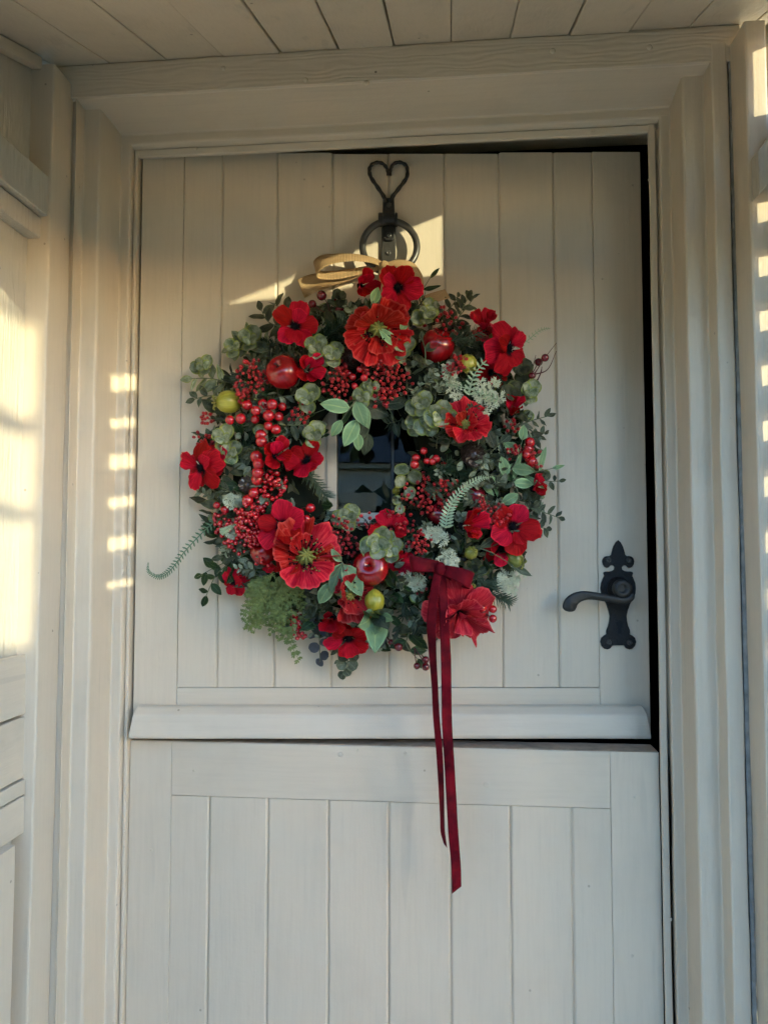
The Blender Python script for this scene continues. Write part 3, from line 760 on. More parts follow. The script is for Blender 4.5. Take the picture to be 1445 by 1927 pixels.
BERRYD = plain('dark_red_berry', (0.14, 0.004, 0.010), 0.22, 0.6, var=0.25, sc=25, Coat_Weight=0.4, Coat_Roughness=0.1)
SEED = plain('coral_seed_berry', (0.42, 0.022, 0.025), 0.30, 0.5, var=0.55, sc=110)
CONE = plain('pine_cone', (0.045, 0.026, 0.022), 0.30, 0.6, var=0.4, sc=80, Coat_Weight=0.4)
BASE_DARK = plain('wreath_base', (0.008, 0.010, 0.006), 0.9, 0.1, var=0.6, sc=60, bump=1.0)  # near black: deep shade behind the foliage is put into the colour
TIP = plain('berry_tip', (0.02, 0.012, 0.01), 0.6, 0.2)
def fruitmat(name, a, b, rough, streak):
    m = NT(name); tc = m.n('ShaderNodeTexCoord'); mp = m.n('ShaderNodeMapping'); m.l(tc.outputs['UV'], mp.inputs[0]); mp.inputs['Scale'].default_value = streak
    v = m.coords()
    f = m.math('MULTIPLY', m.math('ADD', m.noise(mp.outputs[0], 3, 3), m.noise(v, 30, 3)), 0.5)
    c = m.mix(m.ramp(f, [(0.4, (0, 0, 0)), (0.62, (1, 1, 1))]), a, b)
    return m.set(Base_Color=c, Roughness=rough, Coat_Weight=0.5, Coat_Roughness=0.08)
APPLE = fruitmat('apple_skin', (0.20, 0.002, 0.004), (0.36, 0.005, 0.008), 0.2, (1, 12, 1))
POD = fruitmat('seed_pod', (0.30, 0.26, 0.015), (0.46, 0.41, 0.05), 0.42, (1, 14, 1))
PODG = fruitmat('green_fruit', (0.11, 0.14, 0.02), (0.24, 0.24, 0.04), 0.35, (1, 10, 1))
def petalmat(name, dark, mid, light, blot, bl, transl=0.22):
    m = NT(name); tc = m.n('ShaderNodeTexCoord'); sp = m.n('ShaderNodeSeparateXYZ'); m.l(tc.outputs['UV'], sp.inputs[0])
    mp = m.n('ShaderNodeMapping'); mp.inputs['Scale'].default_value = (1.2, 16, 1)
    oi = m.n('ShaderNodeObjectInfo'); cb = m.n('ShaderNodeCombineXYZ'); m.l(oi.outputs['Random'], cb.inputs[2])
    va = m.n('ShaderNodeVectorMath', operation='MULTIPLY_ADD'); m.l(cb.outputs[0], va.inputs[0]); va.inputs[1].default_value = (0, 0, 30); m.l(tc.outputs['UV'], va.inputs[2])
    m.l(va.outputs[0], mp.inputs[0])
    n = m.noise(mp.outputs[0], 2.2, 3, 0.65)
    c = m.ramp(n, [(0.30, dark), (0.52, mid), (0.74, light)])
    s_ = m.math('ADD', sp.outputs[0], m.math('MULTIPLY', m.math('SUBTRACT', n, 0.5), 0.12))
    c = m.mix(m.ramp(s_, [(bl * 0.55, (1, 1, 1)), (bl, (0, 0, 0))]), c, blot)
    c = m.mix(m.ramp(sp.outputs[0], [(0.93, (0, 0, 0)), (1.0, (1, 1, 1))]), c, light)
    hs = m.n('ShaderNodeHueSaturation'); m.l(m.math('MULTIPLY_ADD', oi.outputs['Random'], 0.52, 0.76), hs.inputs['Value']); m.l(m.math('MULTIPLY_ADD', oi.outputs['Random'], -0.010, 0.506), hs.inputs['Hue']); m.l(c, hs.inputs['Color']); c = hs.outputs[0]
    m.set(Base_Color=c, Roughness=0.6, Specular_IOR_Level=0.12, Normal=m.bump(n, 0.7, 0.0014))
    tr = m.n('ShaderNodeBsdfTranslucent'); m.l(c, tr.inputs[0]); mx = m.n('ShaderNodeMixShader'); mx.inputs[0].default_value = transl
    m.l(m.b.outputs[0], mx.inputs[1]); m.l(tr.outputs[0], mx.inputs[2]); m.l(mx.outputs[0], m.out.inputs[0])
    return m.mat
PET_A = petalmat('ruffled_poppy_petal', (0.28, 0.003, 0.008), (0.54, 0.010, 0.016), (0.72, 0.07, 0.06), (0.05, 0.004, 0.004), 0.30)
PET_P = petalmat('pinkish_poppy_petal', (0.28, 0.005, 0.014), (0.44, 0.016, 0.028), (0.60, 0.08, 0.08), (0.10, 0.006, 0.012), 0.28)
PET_B = petalmat('red_anemone_petal', (0.22, 0.001, 0.007), (0.44, 0.003, 0.016), (0.62, 0.012, 0.030), (0.012, 0.002, 0.006), 0.34)
EYE = plain('black_flower_eye', (0.006, 0.005, 0.007), 0.9, 0.1)
STAMEN = plain('poppy_stamen', (0.22, 0.21, 0.045), 0.6, 0.3, var=0.4)

# ---- leaf shapes (shared meshes)
def leaf_mesh(kind, mat, var):
    q = random.Random(sum(map(ord, kind)) * 31 + var); g = MB(); ns, nt = 8, 5
    asp = {'round': 0.52, 'oval': 0.27, 'long': 0.13, 'small': 0.25}[kind]
    bend = q.uniform(-0.5, 0.9); fold = q.uniform(0.15, 0.5); tw = q.uniform(-0.4, 0.4); ph = q.uniform(0, 6)
    pts = []; uv = []
    x = z = 0.0
    for i in range(ns + 1):
        s_ = i / ns
        if kind == 'round': w = asp * math.sqrt(max(0, 1 - (2 * s_ - 1) ** 2)) ** 0.9
        else: w = asp * math.sin(math.pi * min(1, s_ ** 0.85 * 0.985 + 0.012)) ** 0.85
        th = bend * (s_ - 0.3)
        if i: x += math.cos(th) / ns; z += math.sin(th) / ns
        row = []; ru = []
        for j in range(nt):
            t = -1 + 2 * j / (nt - 1)
            zz = fold * abs(t) * w * 0.8 + tw * t * w * s_ + 0.03 * math.sin(9 * s_ + ph + 2 * t)
            row.append((x, t * w, z + zz)); ru.append((s_, t * 0.5 + 0.5))
        pts.append(row); uv.append(ru)
    g.quadgrid(pts, uv); return g.mesh('leaf', mat, True)
LEAVES = {}
def leaf_data(kind, mat):
    k = (kind, mat.name)
    if k not in LEAVES: LEAVES[k] = [leaf_mesh(kind, mat, i) for i in range(4)]
    return rnd.choice(LEAVES[k])
def put_leaf(parent, p, x, z, size, kind, mat):
    o = link('round_leaf' if kind == 'round' else 'leaf', leaf_data(kind, mat), parent)
    o.matrix_local = Matrix.Translation(p) @ basis(x, z).to_4x4() @ Matrix.Scale(size, 4)
    return o
NLEAF = [0]
def sprig(name, pts, kind, mat, n, size, stemr=0.0011, spread=0.85, face=0.9, end=True, stem=STEM):
    """stem through picture points with leaves in pairs; size in photo pixels"""
    c = catmull([W(*p) for p in pts], 6); L = len(c)
    g = MB(); g.tube(c, [stemr * (1 - 0.55 * i / L) for i in range(L)], 5)
    st = g.build(name, stem, wreath, True)
    for i in range(n):
        f = 0.12 + 0.88 * i / max(1, n - 1); k = min(L - 2, int(f * (L - 1)))
        T = (c[k + 1] - c[max(0, k - 1)]).normalized(); sd = T.cross(VIEW).normalized() * (1 if i % 2 else -1)
        x = T * (1 - spread * 0.6) + sd * spread + rv(0.25)
        if i == n - 1 and end: x = T + rv(0.15)
        put_leaf(st, c[k], x, VIEW * (1.8 if mat is SAGE else face) + rv(0.55) + T * 0.2, size * S * rnd.uniform(0.8, 1.15) * (1.05 - 0.3 * f), kind, mat); NLEAF[0] += 1
    return st
def rosette(px, py, off, n, size, mat=EUC, tilt=(0, 0), kind='round', name='eucalyptus_rosette'):
    nm = Vector((tilt[0], -1, tilt[1])).normalized(); c = W(px, py, off)
    g = MB(); g.ball((0, 0, 0), 0.0018, 6, 4); g.tube([(0, 0, 0), tuple(-nm * 0.02 + rv(0.004))], 0.0009, 5)
    st = g.build(name, STEM, wreath, True); st.location = c
    u0 = nm.orthogonal().normalized(); v0 = nm.cross(u0)
    for i in range(n):
        a = i * 2.4 + rnd.uniform(-.2, .2); lay = i / n
        x = (u0 * math.cos(a) + v0 * math.sin(a)) + nm * (0.75 - 0.7 * lay)
        put_leaf(st, nm * (0.006 - 0.010 * lay), x, nm + rv(0.2), size * S * (0.55 + 0.5 * lay), kind, mat); NLEAF[0] += 1
    return st

# ---- wreath base and filler foliage
g = MB(); hcx, hcy = 684, 868
ring = []
for i in range(49):
    a = 2 * math.pi * i / 48
    ring.append((math.cos(a), math.sin(a)))
pts = []; uvs = []
for k in range(13):
    b = 2 * math.pi * k / 12; row = []
    for ca, sa in ring:
        ri, ro = (95, 120), (262, 262)
        p_in = Vector((hcx + ca * 100, hcy - sa * 122)); p_out = Vector((700 + ca * 262, 890 - sa * 262))
        mid = (p_in + p_out) / 2; hw_ = (p_out - p_in).length / 2; d = (p_out - p_in).normalized()
        q = mid + d * hw_ * math.cos(b)
        row.append(W(q.x, q.y, 0.040 + 0.033 * math.sin(b) + 0.006 * noise.noise(Vector((q.x * .05, q.y * .05, b)))))
    pts.append(row); uvs.append([(0, 0)] * len(row))
g.quadgrid(pts, uvs); g.build('base_ring', BASE_DARK, wreath, True)
def ring_point(k=1.0):
    while True:
        x = rnd.uniform(370, 1030); y = rnd.uniform(555, 1225)
        r = math.hypot(x - 700, y - 890)
        e = math.hypot((x - hcx) / 92, (y - hcy) / 112)
        if r < 306 * k and e > 1.0:
            f = min(1, max(0, min((306 * k - r) / 120, (e - 1) * 0.9)))
            return x, y, 0.028 + 0.050 * math.sqrt(f) * rnd.uniform(0.6, 1.05), f
def filler(name, kind, mat, n, s0, s1, lift=0.0):
    g = MB(); src = [leaf_mesh(kind, mat, i) for i in range(4)]
    for i in range(n):
        x, y, off, f = ring_point(1.03); p = W(x, y, off + lift * f)
        rad = Vector((x - 700, 0, -(y - 890))).normalized()
        X = rad * rnd.uniform(-0.3, 1.2) + rad.cross(VIEW) * rnd.uniform(-1, 1) + VIEW * rnd.uniform(0.0, 0.7)
        M = Matrix.Translation(p) @ basis(X, VIEW + rv(0.8)).to_4x4() @ Matrix.Scale(rnd.uniform(s0, s1) * S, 4)
        me = src[i % 4]; n0 = len(g.v)
        g.v += [tuple(M @ v.co) for v in me.vertices]
        uvm = {l.vertex_index: tuple(me.uv_layers[0].data[l.index].uv) for l in me.loops}
        g.uv += [uvm[k] for k in range(len(me.vertices))]
        for pf in me.polygons: g.f.append(tuple(n0 + v for v in pf.vertices)); g.m.append(0)
    for me in src: bpy.data.meshes.remove(me)
    return tag(g.build(name, mat, wreath, True), kind='stuff')
SILV = leafmat('silver_leaf', (0.14, 0.17, 0.11), (0.25, 0.28, 0.16), (0.42, 0.45, 0.34), 0.75)
filler('dusky_foliage', 'oval', EUD, 420, 22, 42)
filler('grey_foliage', 'oval', GREY, 420, 18, 38)
filler('green_foliage', 'oval', GREEN, 240, 22, 46)
filler('eucalyptus_foliage', 'round', EUC, 190, 14, 26)
filler('slate_foliage', 'round', PLUM, 70, 14, 24)
filler('silver_foliage', 'oval', SILV, 520, 14, 28, 0.016)
filler('narrow_foliage', 'long', GREY, 240, 24, 46, 0.008)

def sprig_mass(name, n, kind, mat, s0, s1, rim, lift=0.0, nl=7, length=34):
    g = MB(); src = [leaf_mesh(kind, mat, i) for i in range(4)]
    dat = [([v.co.copy() for v in me.vertices], {l.vertex_index: tuple(me.uv_layers[0].data[l.index].uv) for l in me.loops}, [tuple(pf.vertices) for pf in me.polygons]) for me in src]
    for me in src: bpy.data.meshes.remove(me)
    for i in range(n):
        if rim:
            th = rnd.uniform(0, 6.283); r = rnd.uniform(255, 300); x, y, off = 700 + r * math.cos(th), 890 - r * math.sin(th), rnd.uniform(.03, .065)
        else:
            x, y, off, f = ring_point(0.98); off += lift * f
        rad = Vector((x - 700, 0, -(y - 890))).normalized()
        d = rad * rnd.uniform(0.5, 1.0) if rim else rad * rnd.uniform(-.6, .8) + VIEW * rnd.uniform(0.15, 0.6)
        d = (d + rad.cross(VIEW) * rnd.uniform(-.9, .9)).normalized()
        p0 = W(x, y, off); L = length * S * rnd.uniform(.6, 1.3); bend = rv(0.3) + Vector((0, 0, -0.25))
        pts = [p0 + d * L * t + bend * L * t * t * .6 for t in (0, .25, .5, .75, 1.0)]
        g.tube(pts, [.0008, .0007, .0006, .0005, .0004], 4, 1)
        for k in range(nl):
            t = (k + .6) / nl; q = p0 + d * L * t + bend * L * t * t * .6; sd = d.cross(VIEW + rv(.4)).normalized() * (1 if k % 2 else -1)
            M = Matrix.Translation(q) @ basis(sd * .8 + d * .6 + rv(.2), VIEW + rv(.7)).to_4x4() @ Matrix.Scale(rnd.uniform(s0, s1) * S * (1.1 - .4 * t), 4)
            vs, uvm, fs = dat[rnd.randrange(4)]; n0 = len(g.v)
            g.v += [tuple(M @ v) for v in vs]; g.uv += [uvm[j] for j in range(len(vs))]
            for fc in fs: g.f.append(tuple(n0 + j for j in fc)); g.m.append(0)
    return tag(g.build(name, [mat, STEM], wreath, True), kind='stuff')
sprig_mass('fine_silver_sprigs', 60, 'small', SILV, 13, 20, False, .022)
sprig_mass('fine_dusky_sprigs', 55, 'small', EUD, 15, 24, False, .020)
sprig_mass('fine_green_sprigs', 35, 'small', GREEN, 14, 24, False, .018)
sprig_mass('rim_sprigs', 50, 'small', GREY, 16, 25, True, 0, 8, 44)
sprig_mass('rim_silver_sprigs', 30, 'small', SILV, 13, 20, True, 0, 8, 40)
sprig_mass('narrow_sprigs', 40, 'long', GREY, 18, 30, False, .022, 8, 40)

def needles(name, pts, mat, n, ln, spread=0.8, r=0.0004):
    c = catmull([W(*p) for p in pts], 6); L = len(c); g = MB(); g.tube(c, 0.0010, 5)
    for i in range(n):
        f = i / n; k = min(L - 2, int(f * (L - 1))); T = (c[k + 1] - c[k]).normalized()
        a = rnd.uniform(0, 6.283); u0 = T.orthogonal().normalized(); v0 = T.cross(u0)
        d = (T * (1 - spread * 0.5) + (u0 * math.cos(a) + v0 * math.sin(a)) * spread).normalized()
        p = c[k] + (c[k + 1] - c[k]) * rnd.random(); l = ln * S * rnd.uniform(0.7, 1.1); sd = d.orthogonal().normalized() * r * 2.2
        n0 = len(g.v)
        g.v += [tuple(p - sd), tuple(p + sd), tuple(p + d * l * 0.7 + sd * 0.8), tuple(p + d * l), tuple(p + d * l * 0.7 - sd * 0.8)]
        g.uv += [(0, 0)] * 5; g.f.append(tuple(range(n0, n0 + 5))); g.m.append(0)
    return g.build(name, mat, wreath)
for p0, p1, m_, n_ in (((600, 640, .07), (650, 600, .085), PINE, 90), ((615, 600, .07), (640, 660, .09), PINE, 90), ((760, 600, .08), (800, 560, .075), PINE, 70), ((840, 640, .08), (905, 625, .09), PINE2, 90),
                       ((570, 870, .08), (615, 935, .085), PINE2, 110), ((800, 900, .08), (850, 870, .09), PINE, 110), ((850, 880, .08), (905, 905, .085), PINE, 90), ((845, 900, .08), (795, 880, .07), PINE, 80),
                       ((905, 1100, .06), (960, 1135, .06), PINE2, 110), ((880, 1070, .07), (930, 1110, .06), PINE2, 90), ((520, 650, .06), (480, 640, .05), PINE, 60), ((450, 850, .06), (480, 820, .07), PINE, 60),
                       ((775, 1090, .07), (760, 1160, .06), PINE, 70), ((620, 1040, .06), (650, 1060, .07), PINE, 60), ((930, 690, .075), (960, 735, .07), PINE, 70), ((740, 930, .05), (800, 960, .06), PINE, 60)):
    mid = tuple((a + b) / 2 + (4 if i == 1 else 0) for i, (a, b) in enumerate(zip(p0, p1)))
    needles('pine_sprig', [p0, mid, p1], m_, n_, 24)

# ---- flowers
def petal_mesh(kind, var, mat):
    q = random.Random(100 + var * 7 + len(kind) * 13 + ord(kind[0])); g = MB()
    ns, nt = (11, 27) if kind in ('ruffle', 'inner') else (10, 15)
    ha, t0, t1, amp = {'ruffle': (0.95, 1.10, 0.35, 0.15), 'inner': (0.95, 1.25, 0.55, 0.075), 'star': (0.62, 1.0, 0.12, 0.05), 'cup': (0.80, 1.45, 0.80, 0.045), 'drop': (0.62, 0.55, -0.6, 0.05)}[kind]
    t0 += q.uniform(-.12, .12); t1 += q.uniform(-.25, .25); ph = [q.uniform(0, 6.28) for _ in range(5)]
    rag = 0.030 if kind in ('ruffle', 'inner') else 0.025
    r = h = 0.0; pts = []; uv = []
    for i in range(ns + 1):
        s_ = i / ns; th = t0 + (t1 - t0) * s_ ** 0.8
        if i: r += math.cos(th) / ns * 1.12; h += math.sin(th) / ns * 1.12
        row = []; ru = []
        wide = (0.75 + 0.35 * math.sin(math.pi * s_ * 0.6)) if kind in ('ruffle', 'inner', 'cup') else (0.55 + 0.75 * math.sin(math.pi * min(1, s_ * 0.72)))
        for j in range(nt):
            t = -1 + 2 * j / (nt - 1); a = t * ha * wide
            ruf = kind in ('ruffle', 'inner')
            rnd_tip = 1 - (0.13 if ruf else 0.34) * abs(t) ** 2.6 * s_ ** 2
            jag = 1 + rag * s_ ** 5 * (math.sin(7 * t + ph[0]) + 0.8 * math.sin(17 * t + ph[1]) + 0.7 * math.sin(29 * t + ph[4]))
            rr_ = (0.06 + r) * rnd_tip * jag
            zz = h * (1 - 0.12 * t * t * s_) + amp * s_ ** 2 * (math.sin(5.5 * t + ph[2]) + 0.6 * math.sin(10 * t + ph[3])) + (0.010 * math.sin(38 * t + ph[0]) * s_ + 0.022 * s_ ** 4 * math.sin(15 * t + ph[1]) + 0.020 * s_ ** 4 * math.sin(25 * t + 3 * s_ + ph[4])) * ruf + 0.10 * abs(t) ** 2 * s_
            row.append((rr_ * math.cos(a), rr_ * math.sin(a), zz)); ru.append((s_, t * 0.5 + 0.5))
        pts.append(row); uv.append(ru)
    g.quadgrid(pts, uv); return g.mesh('petal', mat, True)
PETALS = {}
def petals(kind, mat):
    k = (kind, mat.name)
    if k not in PETALS: PETALS[k] = [petal_mesh(kind, i, mat) for i in range(3)]
    return rnd.choice(PETALS[k])
def flower_centre(style, r):
    g = MB()
    if style == 'poppy':
        g.ball((0, 0, 0.16), 0.19, 12, 8, None, 0.9, 1)
        for i in range(9):
            a = 2 * math.pi * i / 9
            g.tube([(0, 0, 0.34), (0.12 * math.cos(a), 0.12 * math.sin(a), 0.34), (0.21 * math.cos(a), 0.21 * math.sin(a), 0.26)], 0.028, 5, 1)
        for i in range(70):
            a = rnd.uniform(0, 6.283); k = rnd.uniform(0.22, 0.46); z = rnd.uniform(0.22, 0.50)
            p = Vector((k * math.cos(a), k * math.sin(a), z))
            g.tube([(p.x * 0.4, p.y * 0.4, 0.02), tuple(p * 0.8), tuple(p)], 0.008, 4, 0)
            g.ball(p, 0.022, 5, 4, None, 1.3, 1 if i % 2 else 0)
        mats = [EYE, STAMEN]
    else:
        g.ball((0, 0, 0.06), 0.16, 12, 8, None, 0.75, 0)
        for i in range(40):
            a = rnd.uniform(0, 6.283); k = rnd.uniform(0.10, 0.24); p = Vector((k * math.cos(a), k * math.sin(a), rnd.uniform(0.10, 0.2)))
            g.tube([(p.x * 0.5, p.y * 0.5, 0.02), tuple(p)], 0.009, 4, 0); g.ball(p, 0.02, 5, 4, None, 1, 0)
        mats = [EYE]
    for v in range(len(g.v)): g.v[v] = tuple(c * r for c in g.v[v])
    return g, mats
def flower(px, py, off, r, style, face=(0, 0), spin=0.0, name=None):
    R0 = r * S; z = Vector((face[0], -1, face[1])).normalized()
    if style in ('poppy', 'pink'):
        g, mats = flower_centre('poppy', R0 * 1.25); lay = [('ruffle', 5, 1.0, 0), ('inner', 2, 0.72, 0.9)]; mat = PET_A if style == 'poppy' else PET_P
    elif style == 'shaggy':
        g, mats = flower_centre('eye', R0 * .6); lay = [('drop', 5, 1.05, 0), ('ruffle', 4, 0.85, 0.3), ('inner', 3, 0.7, 0.7)]; mat = PET_P
    elif style == 'cup':
        g, mats = flower_centre('eye', R0); lay = [('cup', 4, 1.0, 0), ('cup', 2, 0.85, 0.5)]; mat = PET_B
    else:
        g, mats = flower_centre('eye', R0); lay = [('star', 5, 1.0, 0), ('star', 2, 0.82, 0.6)] if style == 'star' else [('drop', 5, 1.0, 0), ('star', 3, 0.85, 0.5)]; mat = PET_B
    f = g.build(name or ('poppy' if style in ('poppy', 'pink', 'shaggy') else 'anemone'), mats, wreath, True)
    f.matrix_local = Matrix.Translation(W(px, py, off)) @ basis(z.orthogonal(), z).to_4x4() @ Matrix.Rotation(spin, 4, 'Z')
    for kind, n, sc, sh in lay:
        for i in range(n):
            o = link('petal', petals(kind, mat), f)
            jt = 1.9 if style in ('poppy', 'pink', 'shaggy') else 1.0
            o.rotation_euler = (rnd.uniform(-.10, .10) * jt, rnd.uniform(-.20, .20) * jt, 2 * math.pi * i / n + sh + rnd.uniform(-.22, .22))
            k = R0 * sc * rnd.uniform(0.86, 1.12); o.scale = (k, k * rnd.uniform(0.9, 1.1), k * rnd.uniform(0.7, 1.25)); o.location = (0, 0, rnd.uniform(0, 0.03) * R0)
    return f
for a in ((708, 616, .098, 66, 'poppy', (.12, -.30), 0.3), (876, 806, .095, 48, 'poppy', (-.15, .35), 1.1), (572, 1054, .098, 68, 'poppy', (.25, .35), 0.8),
          (650, 1116, .100, 52, 'pink', (.55, -.15), 0.2), (862, 1150, .085, 56, 'shaggy', (.35, -.9), 0.4),
          (554, 615, .090, 44, 'star', (.30, .05), 0.0), (676, 538, .085, 38, 'cup', (.65, -.2), 0.5), (746, 540, .085, 42, 'star', (.3, -.5), 0.9),
          (516, 860, .092, 40, 'cup', (.45, .15), 0.4), (578, 868, .085, 36, 'star', (-.35, .35), 1.0), (532, 992, .100, 44, 'star', (.05, .3), 0.2),
          (382, 880, .070, 44, 'drop', (-.8, -.3), 0.3), (955, 655, .085, 46, 'drop', (.5, -.2), 0.7), (912, 625, .070, 38, 'cup', (-.2, .9), 0.1),
          (574, 698, .085, 36, 'cup', (.55, .1), 0.3), (960, 785, .075, 32, 'cup', (.2, .9), 0.6), (866, 990, .105, 42, 'cup', (.9, .1), 0.2),
          (964, 992, .085, 44, 'star', (.15, .1), 0.9), (1000, 922, .070, 32, 'cup', (.6, .5), 0.5), (440, 1094, .045, 27, 'drop', (-.4, -.3), 0.1),
          (655, 1198, .065, 40, 'star', (.1, -.75), 0.4), (628, 1160, .080, 36, 'cup', (-.2, -.6), 0.7), (940, 1030, .070, 34, 'drop', (.3, -.5), 0.2),
          (735, 1002, .070, 34, 'star', (-.1, .6), 0.5), (745, 1062, .075, 30, 'star', (.4, -.2), 0.3), (930, 640, .070, 34, 'pink', (-.4, .5), 0.2),
          (925, 700, .065, 32, 'star', (-.3, -.4), 0.4), (520, 1045, .070, 34, 'star', (-.6, -.2), 0.4), (410, 870, .065, 34, 'star', (-.6, .3), 1.4)):
    flower(*a)

# ---- fruit
def lathe_thing(name, prof, mat, px, py, off, r, axis, n=28, ribs=0):
    g = MB(); g.lathe([(p * r * S, z * r * S) for p, z in prof], n)
    if ribs:
        for i, v in enumerate(g.v):
            a = math.atan2(v[1], v[0]); k = 1 + 0.035 * math.cos(a * ribs); g.v[i] = (v[0] * k, v[1] * k, v[2])
    o = g.build(name, mat, wreath, True); z = Vector(axis).normalized()
    o.matrix_local = Matrix.Translation(W(px, py, off)) @ basis(z.orthogonal(), z).to_4x4(); return o
ap = [(0.001, -0.72), (0.10, -0.74), (0.30, -0.82), (0.52, -0.80), (0.75, -0.62), (0.92, -0.30), (1.0, 0.05), (0.97, 0.36), (0.84, 0.64), (0.62, 0.82), (0.40, 0.86), (0.22, 0.78), (0.10, 0.66), (0.03, 0.60), (0.001, 0.59)]
for x, y, off, r, ax in ((533, 702, .095, 32, (-.35, -.85, .45)), (822, 652, .068, 34, (.3, -.6, .7)), (698, 1070, .100, 34, (-.1, -.95, .25)), (893, 933, .075, 20, (.2, -.5, .8)), (826, 968, .070, 22, (.1, -.6, .7)), (497, 1040, .070, 26, (-.2, -.5, .6))):
    a = lathe_thing('apple', ap, APPLE if r > 24 else BERRYD, x, y, off, r, ax)
    if r > 24:
        g = MB(); g.tube([(0, 0, 0.58 * r * S), (0.02 * r * S, 0, 0.8 * r * S), (0.08 * r * S, 0, 0.98 * r * S)], [0.05 * r * S, 0.04 * r * S, 0.06 * r * S], 6); g.build('stalk', TWIG, a, True)
pd = [(0.001, -1.15), (0.16, -1.12), (0.30, -1.0), (0.62, -0.75), (0.86, -0.40), (0.95, 0.0), (0.90, 0.40), (0.74, 0.75), (0.45, 1.0), (0.2, 1.10), (0.001, 1.12)]
for x, y, off, r, ax, m_ in ((432, 756, .072, 23, (-.9, -.35, -.1), POD), (880, 683, .085, 18, (.2, -.6, -.7), POD), (705, 1130, .110, 19, (.05, -.35, -.95), POD), (868, 1104, .080, 18, (.9, -.4, -.2), PODG), (886, 1041, .095, 13, (.2, -.9, .3), PODG), (968, 1052, .070, 16, (.85, -.2, -.5), PODG), (745, 925, .03, 8, (.2, -.5, .8), POD)):
    p = lathe_thing('seed_pod', pd, m_, x, y, off, r, ax, 28, 9)
    g = MB()
    for i in range(5):
        a = 2 * math.pi * i / 5; k = r * S
        g.tube([(0, 0, 1.05 * k), (0.30 * k * math.cos(a), 0.30 * k * math.sin(a), 1.25 * k), (0.55 * k * math.cos(a), 0.55 * k * math.sin(a), 1.32 * k), (0.66 * k * math.cos(a), 0.66 * k * math.sin(a), 1.18 * k)], [0.09 * k, 0.10 * k, 0.10 * k, 0.05 * k], 5)
    g.build('calyx', STAMEN, p, True)
# ---- pine cones
def cone(px, py, off, r, ax):
    g = MB(); k = r * S
    g.ball((0, 0, 0), 0.55 * k, 10, 8, None, 1.5)
    for i in range(70):
        f = i / 70; z = (1.0 - 2.0 * f) * 0.95; rad = 0.85 * math.sqrt(max(0.05, 1 - (z * 0.85) ** 2)); a = i * 2.39996
        d = Vector((math.cos(a), math.sin(a), 0.35)); p = Vector((math.cos(a) * rad * 0.55, math.sin(a) * rad * 0.55, z)); t = Vector((-math.sin(a), math.cos(a), 0)); e = p + d * 0.5 * rad
        g.quadgrid([[(p - t * .08) * k, p * k * 1.0, (p + t * .08) * k], [(e - t * .20) * k, (e + Vector((0, 0, .06))) * k, (e + t * .20) * k], [(e - t * .12 + Vector((0, 0, .12))) * k, (e + d * .1 + Vector((0, 0, .14))) * k, (e + t * .12 + Vector((0, 0, .12))) * k]], [[(0, 0)] * 3] * 3)
    o = g.build('pine_cone', CONE, wreath); z = Vector(ax).normalized(); o.matrix_local = Matrix.Translation(W(px, py, off)) @ basis(z.orthogonal(), z).to_4x4()
cone(660, 675, .085, 21, (.2, -.9, .3)); cone(888, 852, .085, 24, (.1, -.8, -.5)); cone(470, 915, .07, 20, (-.2, -.9, .1))
# ---- berries
bm_ = {}
def berry_mesh(mat):
    if mat.name not in bm_:
        g = MB(); g.ball((0, 0, 0), 1.0, 14, 10); g.ball((0, 0, 0.98), 0.10, 6, 4, None, 0.6, 1); bm_[mat.name] = g.mesh('berry', [mat, TIP], True)
    return bm_[mat.name]
def berries(base, lst, r, mat=BERRY, off=0.095):
    b0 = W(*base); g = MB(); ob = []
    for e in lst:
        x, y = e[0], e[1]; o_ = off + rnd.uniform(-.012, .012) if len(e) < 3 else e[2]
        p = W(x, y, o_); mid = (b0 + p) / 2 + rv(0.004); g.tube(catmull([b0, mid, p], 4), 0.0008, 5); ob.append(p)
    st = g.build('berry_spray', TWIG, wreath, True)
    for p in ob:
        o = link('berry', berry_mesh(mat), st); o.location = p; k = r * S * rnd.uniform(0.82, 1.12); o.scale = (k, k * rnd.uniform(.94, 1.04), k * rnd.uniform(.92, 1.06))
        z = (VIEW + rv(0.9)).normalized(); o.rotation_euler = z.to_track_quat('Z', 'Y').to_euler()
def z1(l): return [(330 + x / 3.705, 480 + y / 3.705) for x, y in l]
def z2(l): return [(680 + x / 3.705, 480 + y / 3.705) for x, y in l]
def z3(l): return [(260 + x / 3.44, 840 + y / 3.44) for x, y in l]
def z4(l): return [(640 + x / 3.36, 840 + y / 3.36) for x, y in l]
berries((500, 790, .06), z1([(500, 1045), (610, 1040), (675, 1040), (745, 1055), (560, 1085), (630, 1080), (650, 1118), (720, 1125), (555, 1145), (455, 1140), (380, 1150), (648, 1190), (700, 1215), (598, 1255), (600, 1300)]), 10)
berries((480, 900, .06), z1([(565, 1405), (580, 1455)]) + z3([(775, 170), (770, 215), (748, 300), (708, 350)]), 10.5)
berries((620, 590, .055), z1([(1020, 280), (1105, 325), (955, 340), (1145, 375)]), 9.5, BERRYD, .06)
berries((665, 720, .06), z1([(1285, 795), (1325, 815), (1210, 825), (1235, 850), (1315, 855), (1250, 912)]), 7.5, BERRY, .088)
berries((985, 720, .06), z2([(1280, 715), (1235, 745), (1190, 840), (1150, 840)]), 8, BERRYD, .065)
berries((800, 880, .05), z2([(435, 1365), (380, 1415), (455, 1435), (520, 1420), (495, 1440), (370, 1460), (572, 1465)]), 7.5, BERRY, .075)
berries((980, 850, .05), z2([(1175, 1305), (1165, 1350), (1150, 1390), (1165, 1470), (1190, 1440)]), 9.5, BERRY, .07)
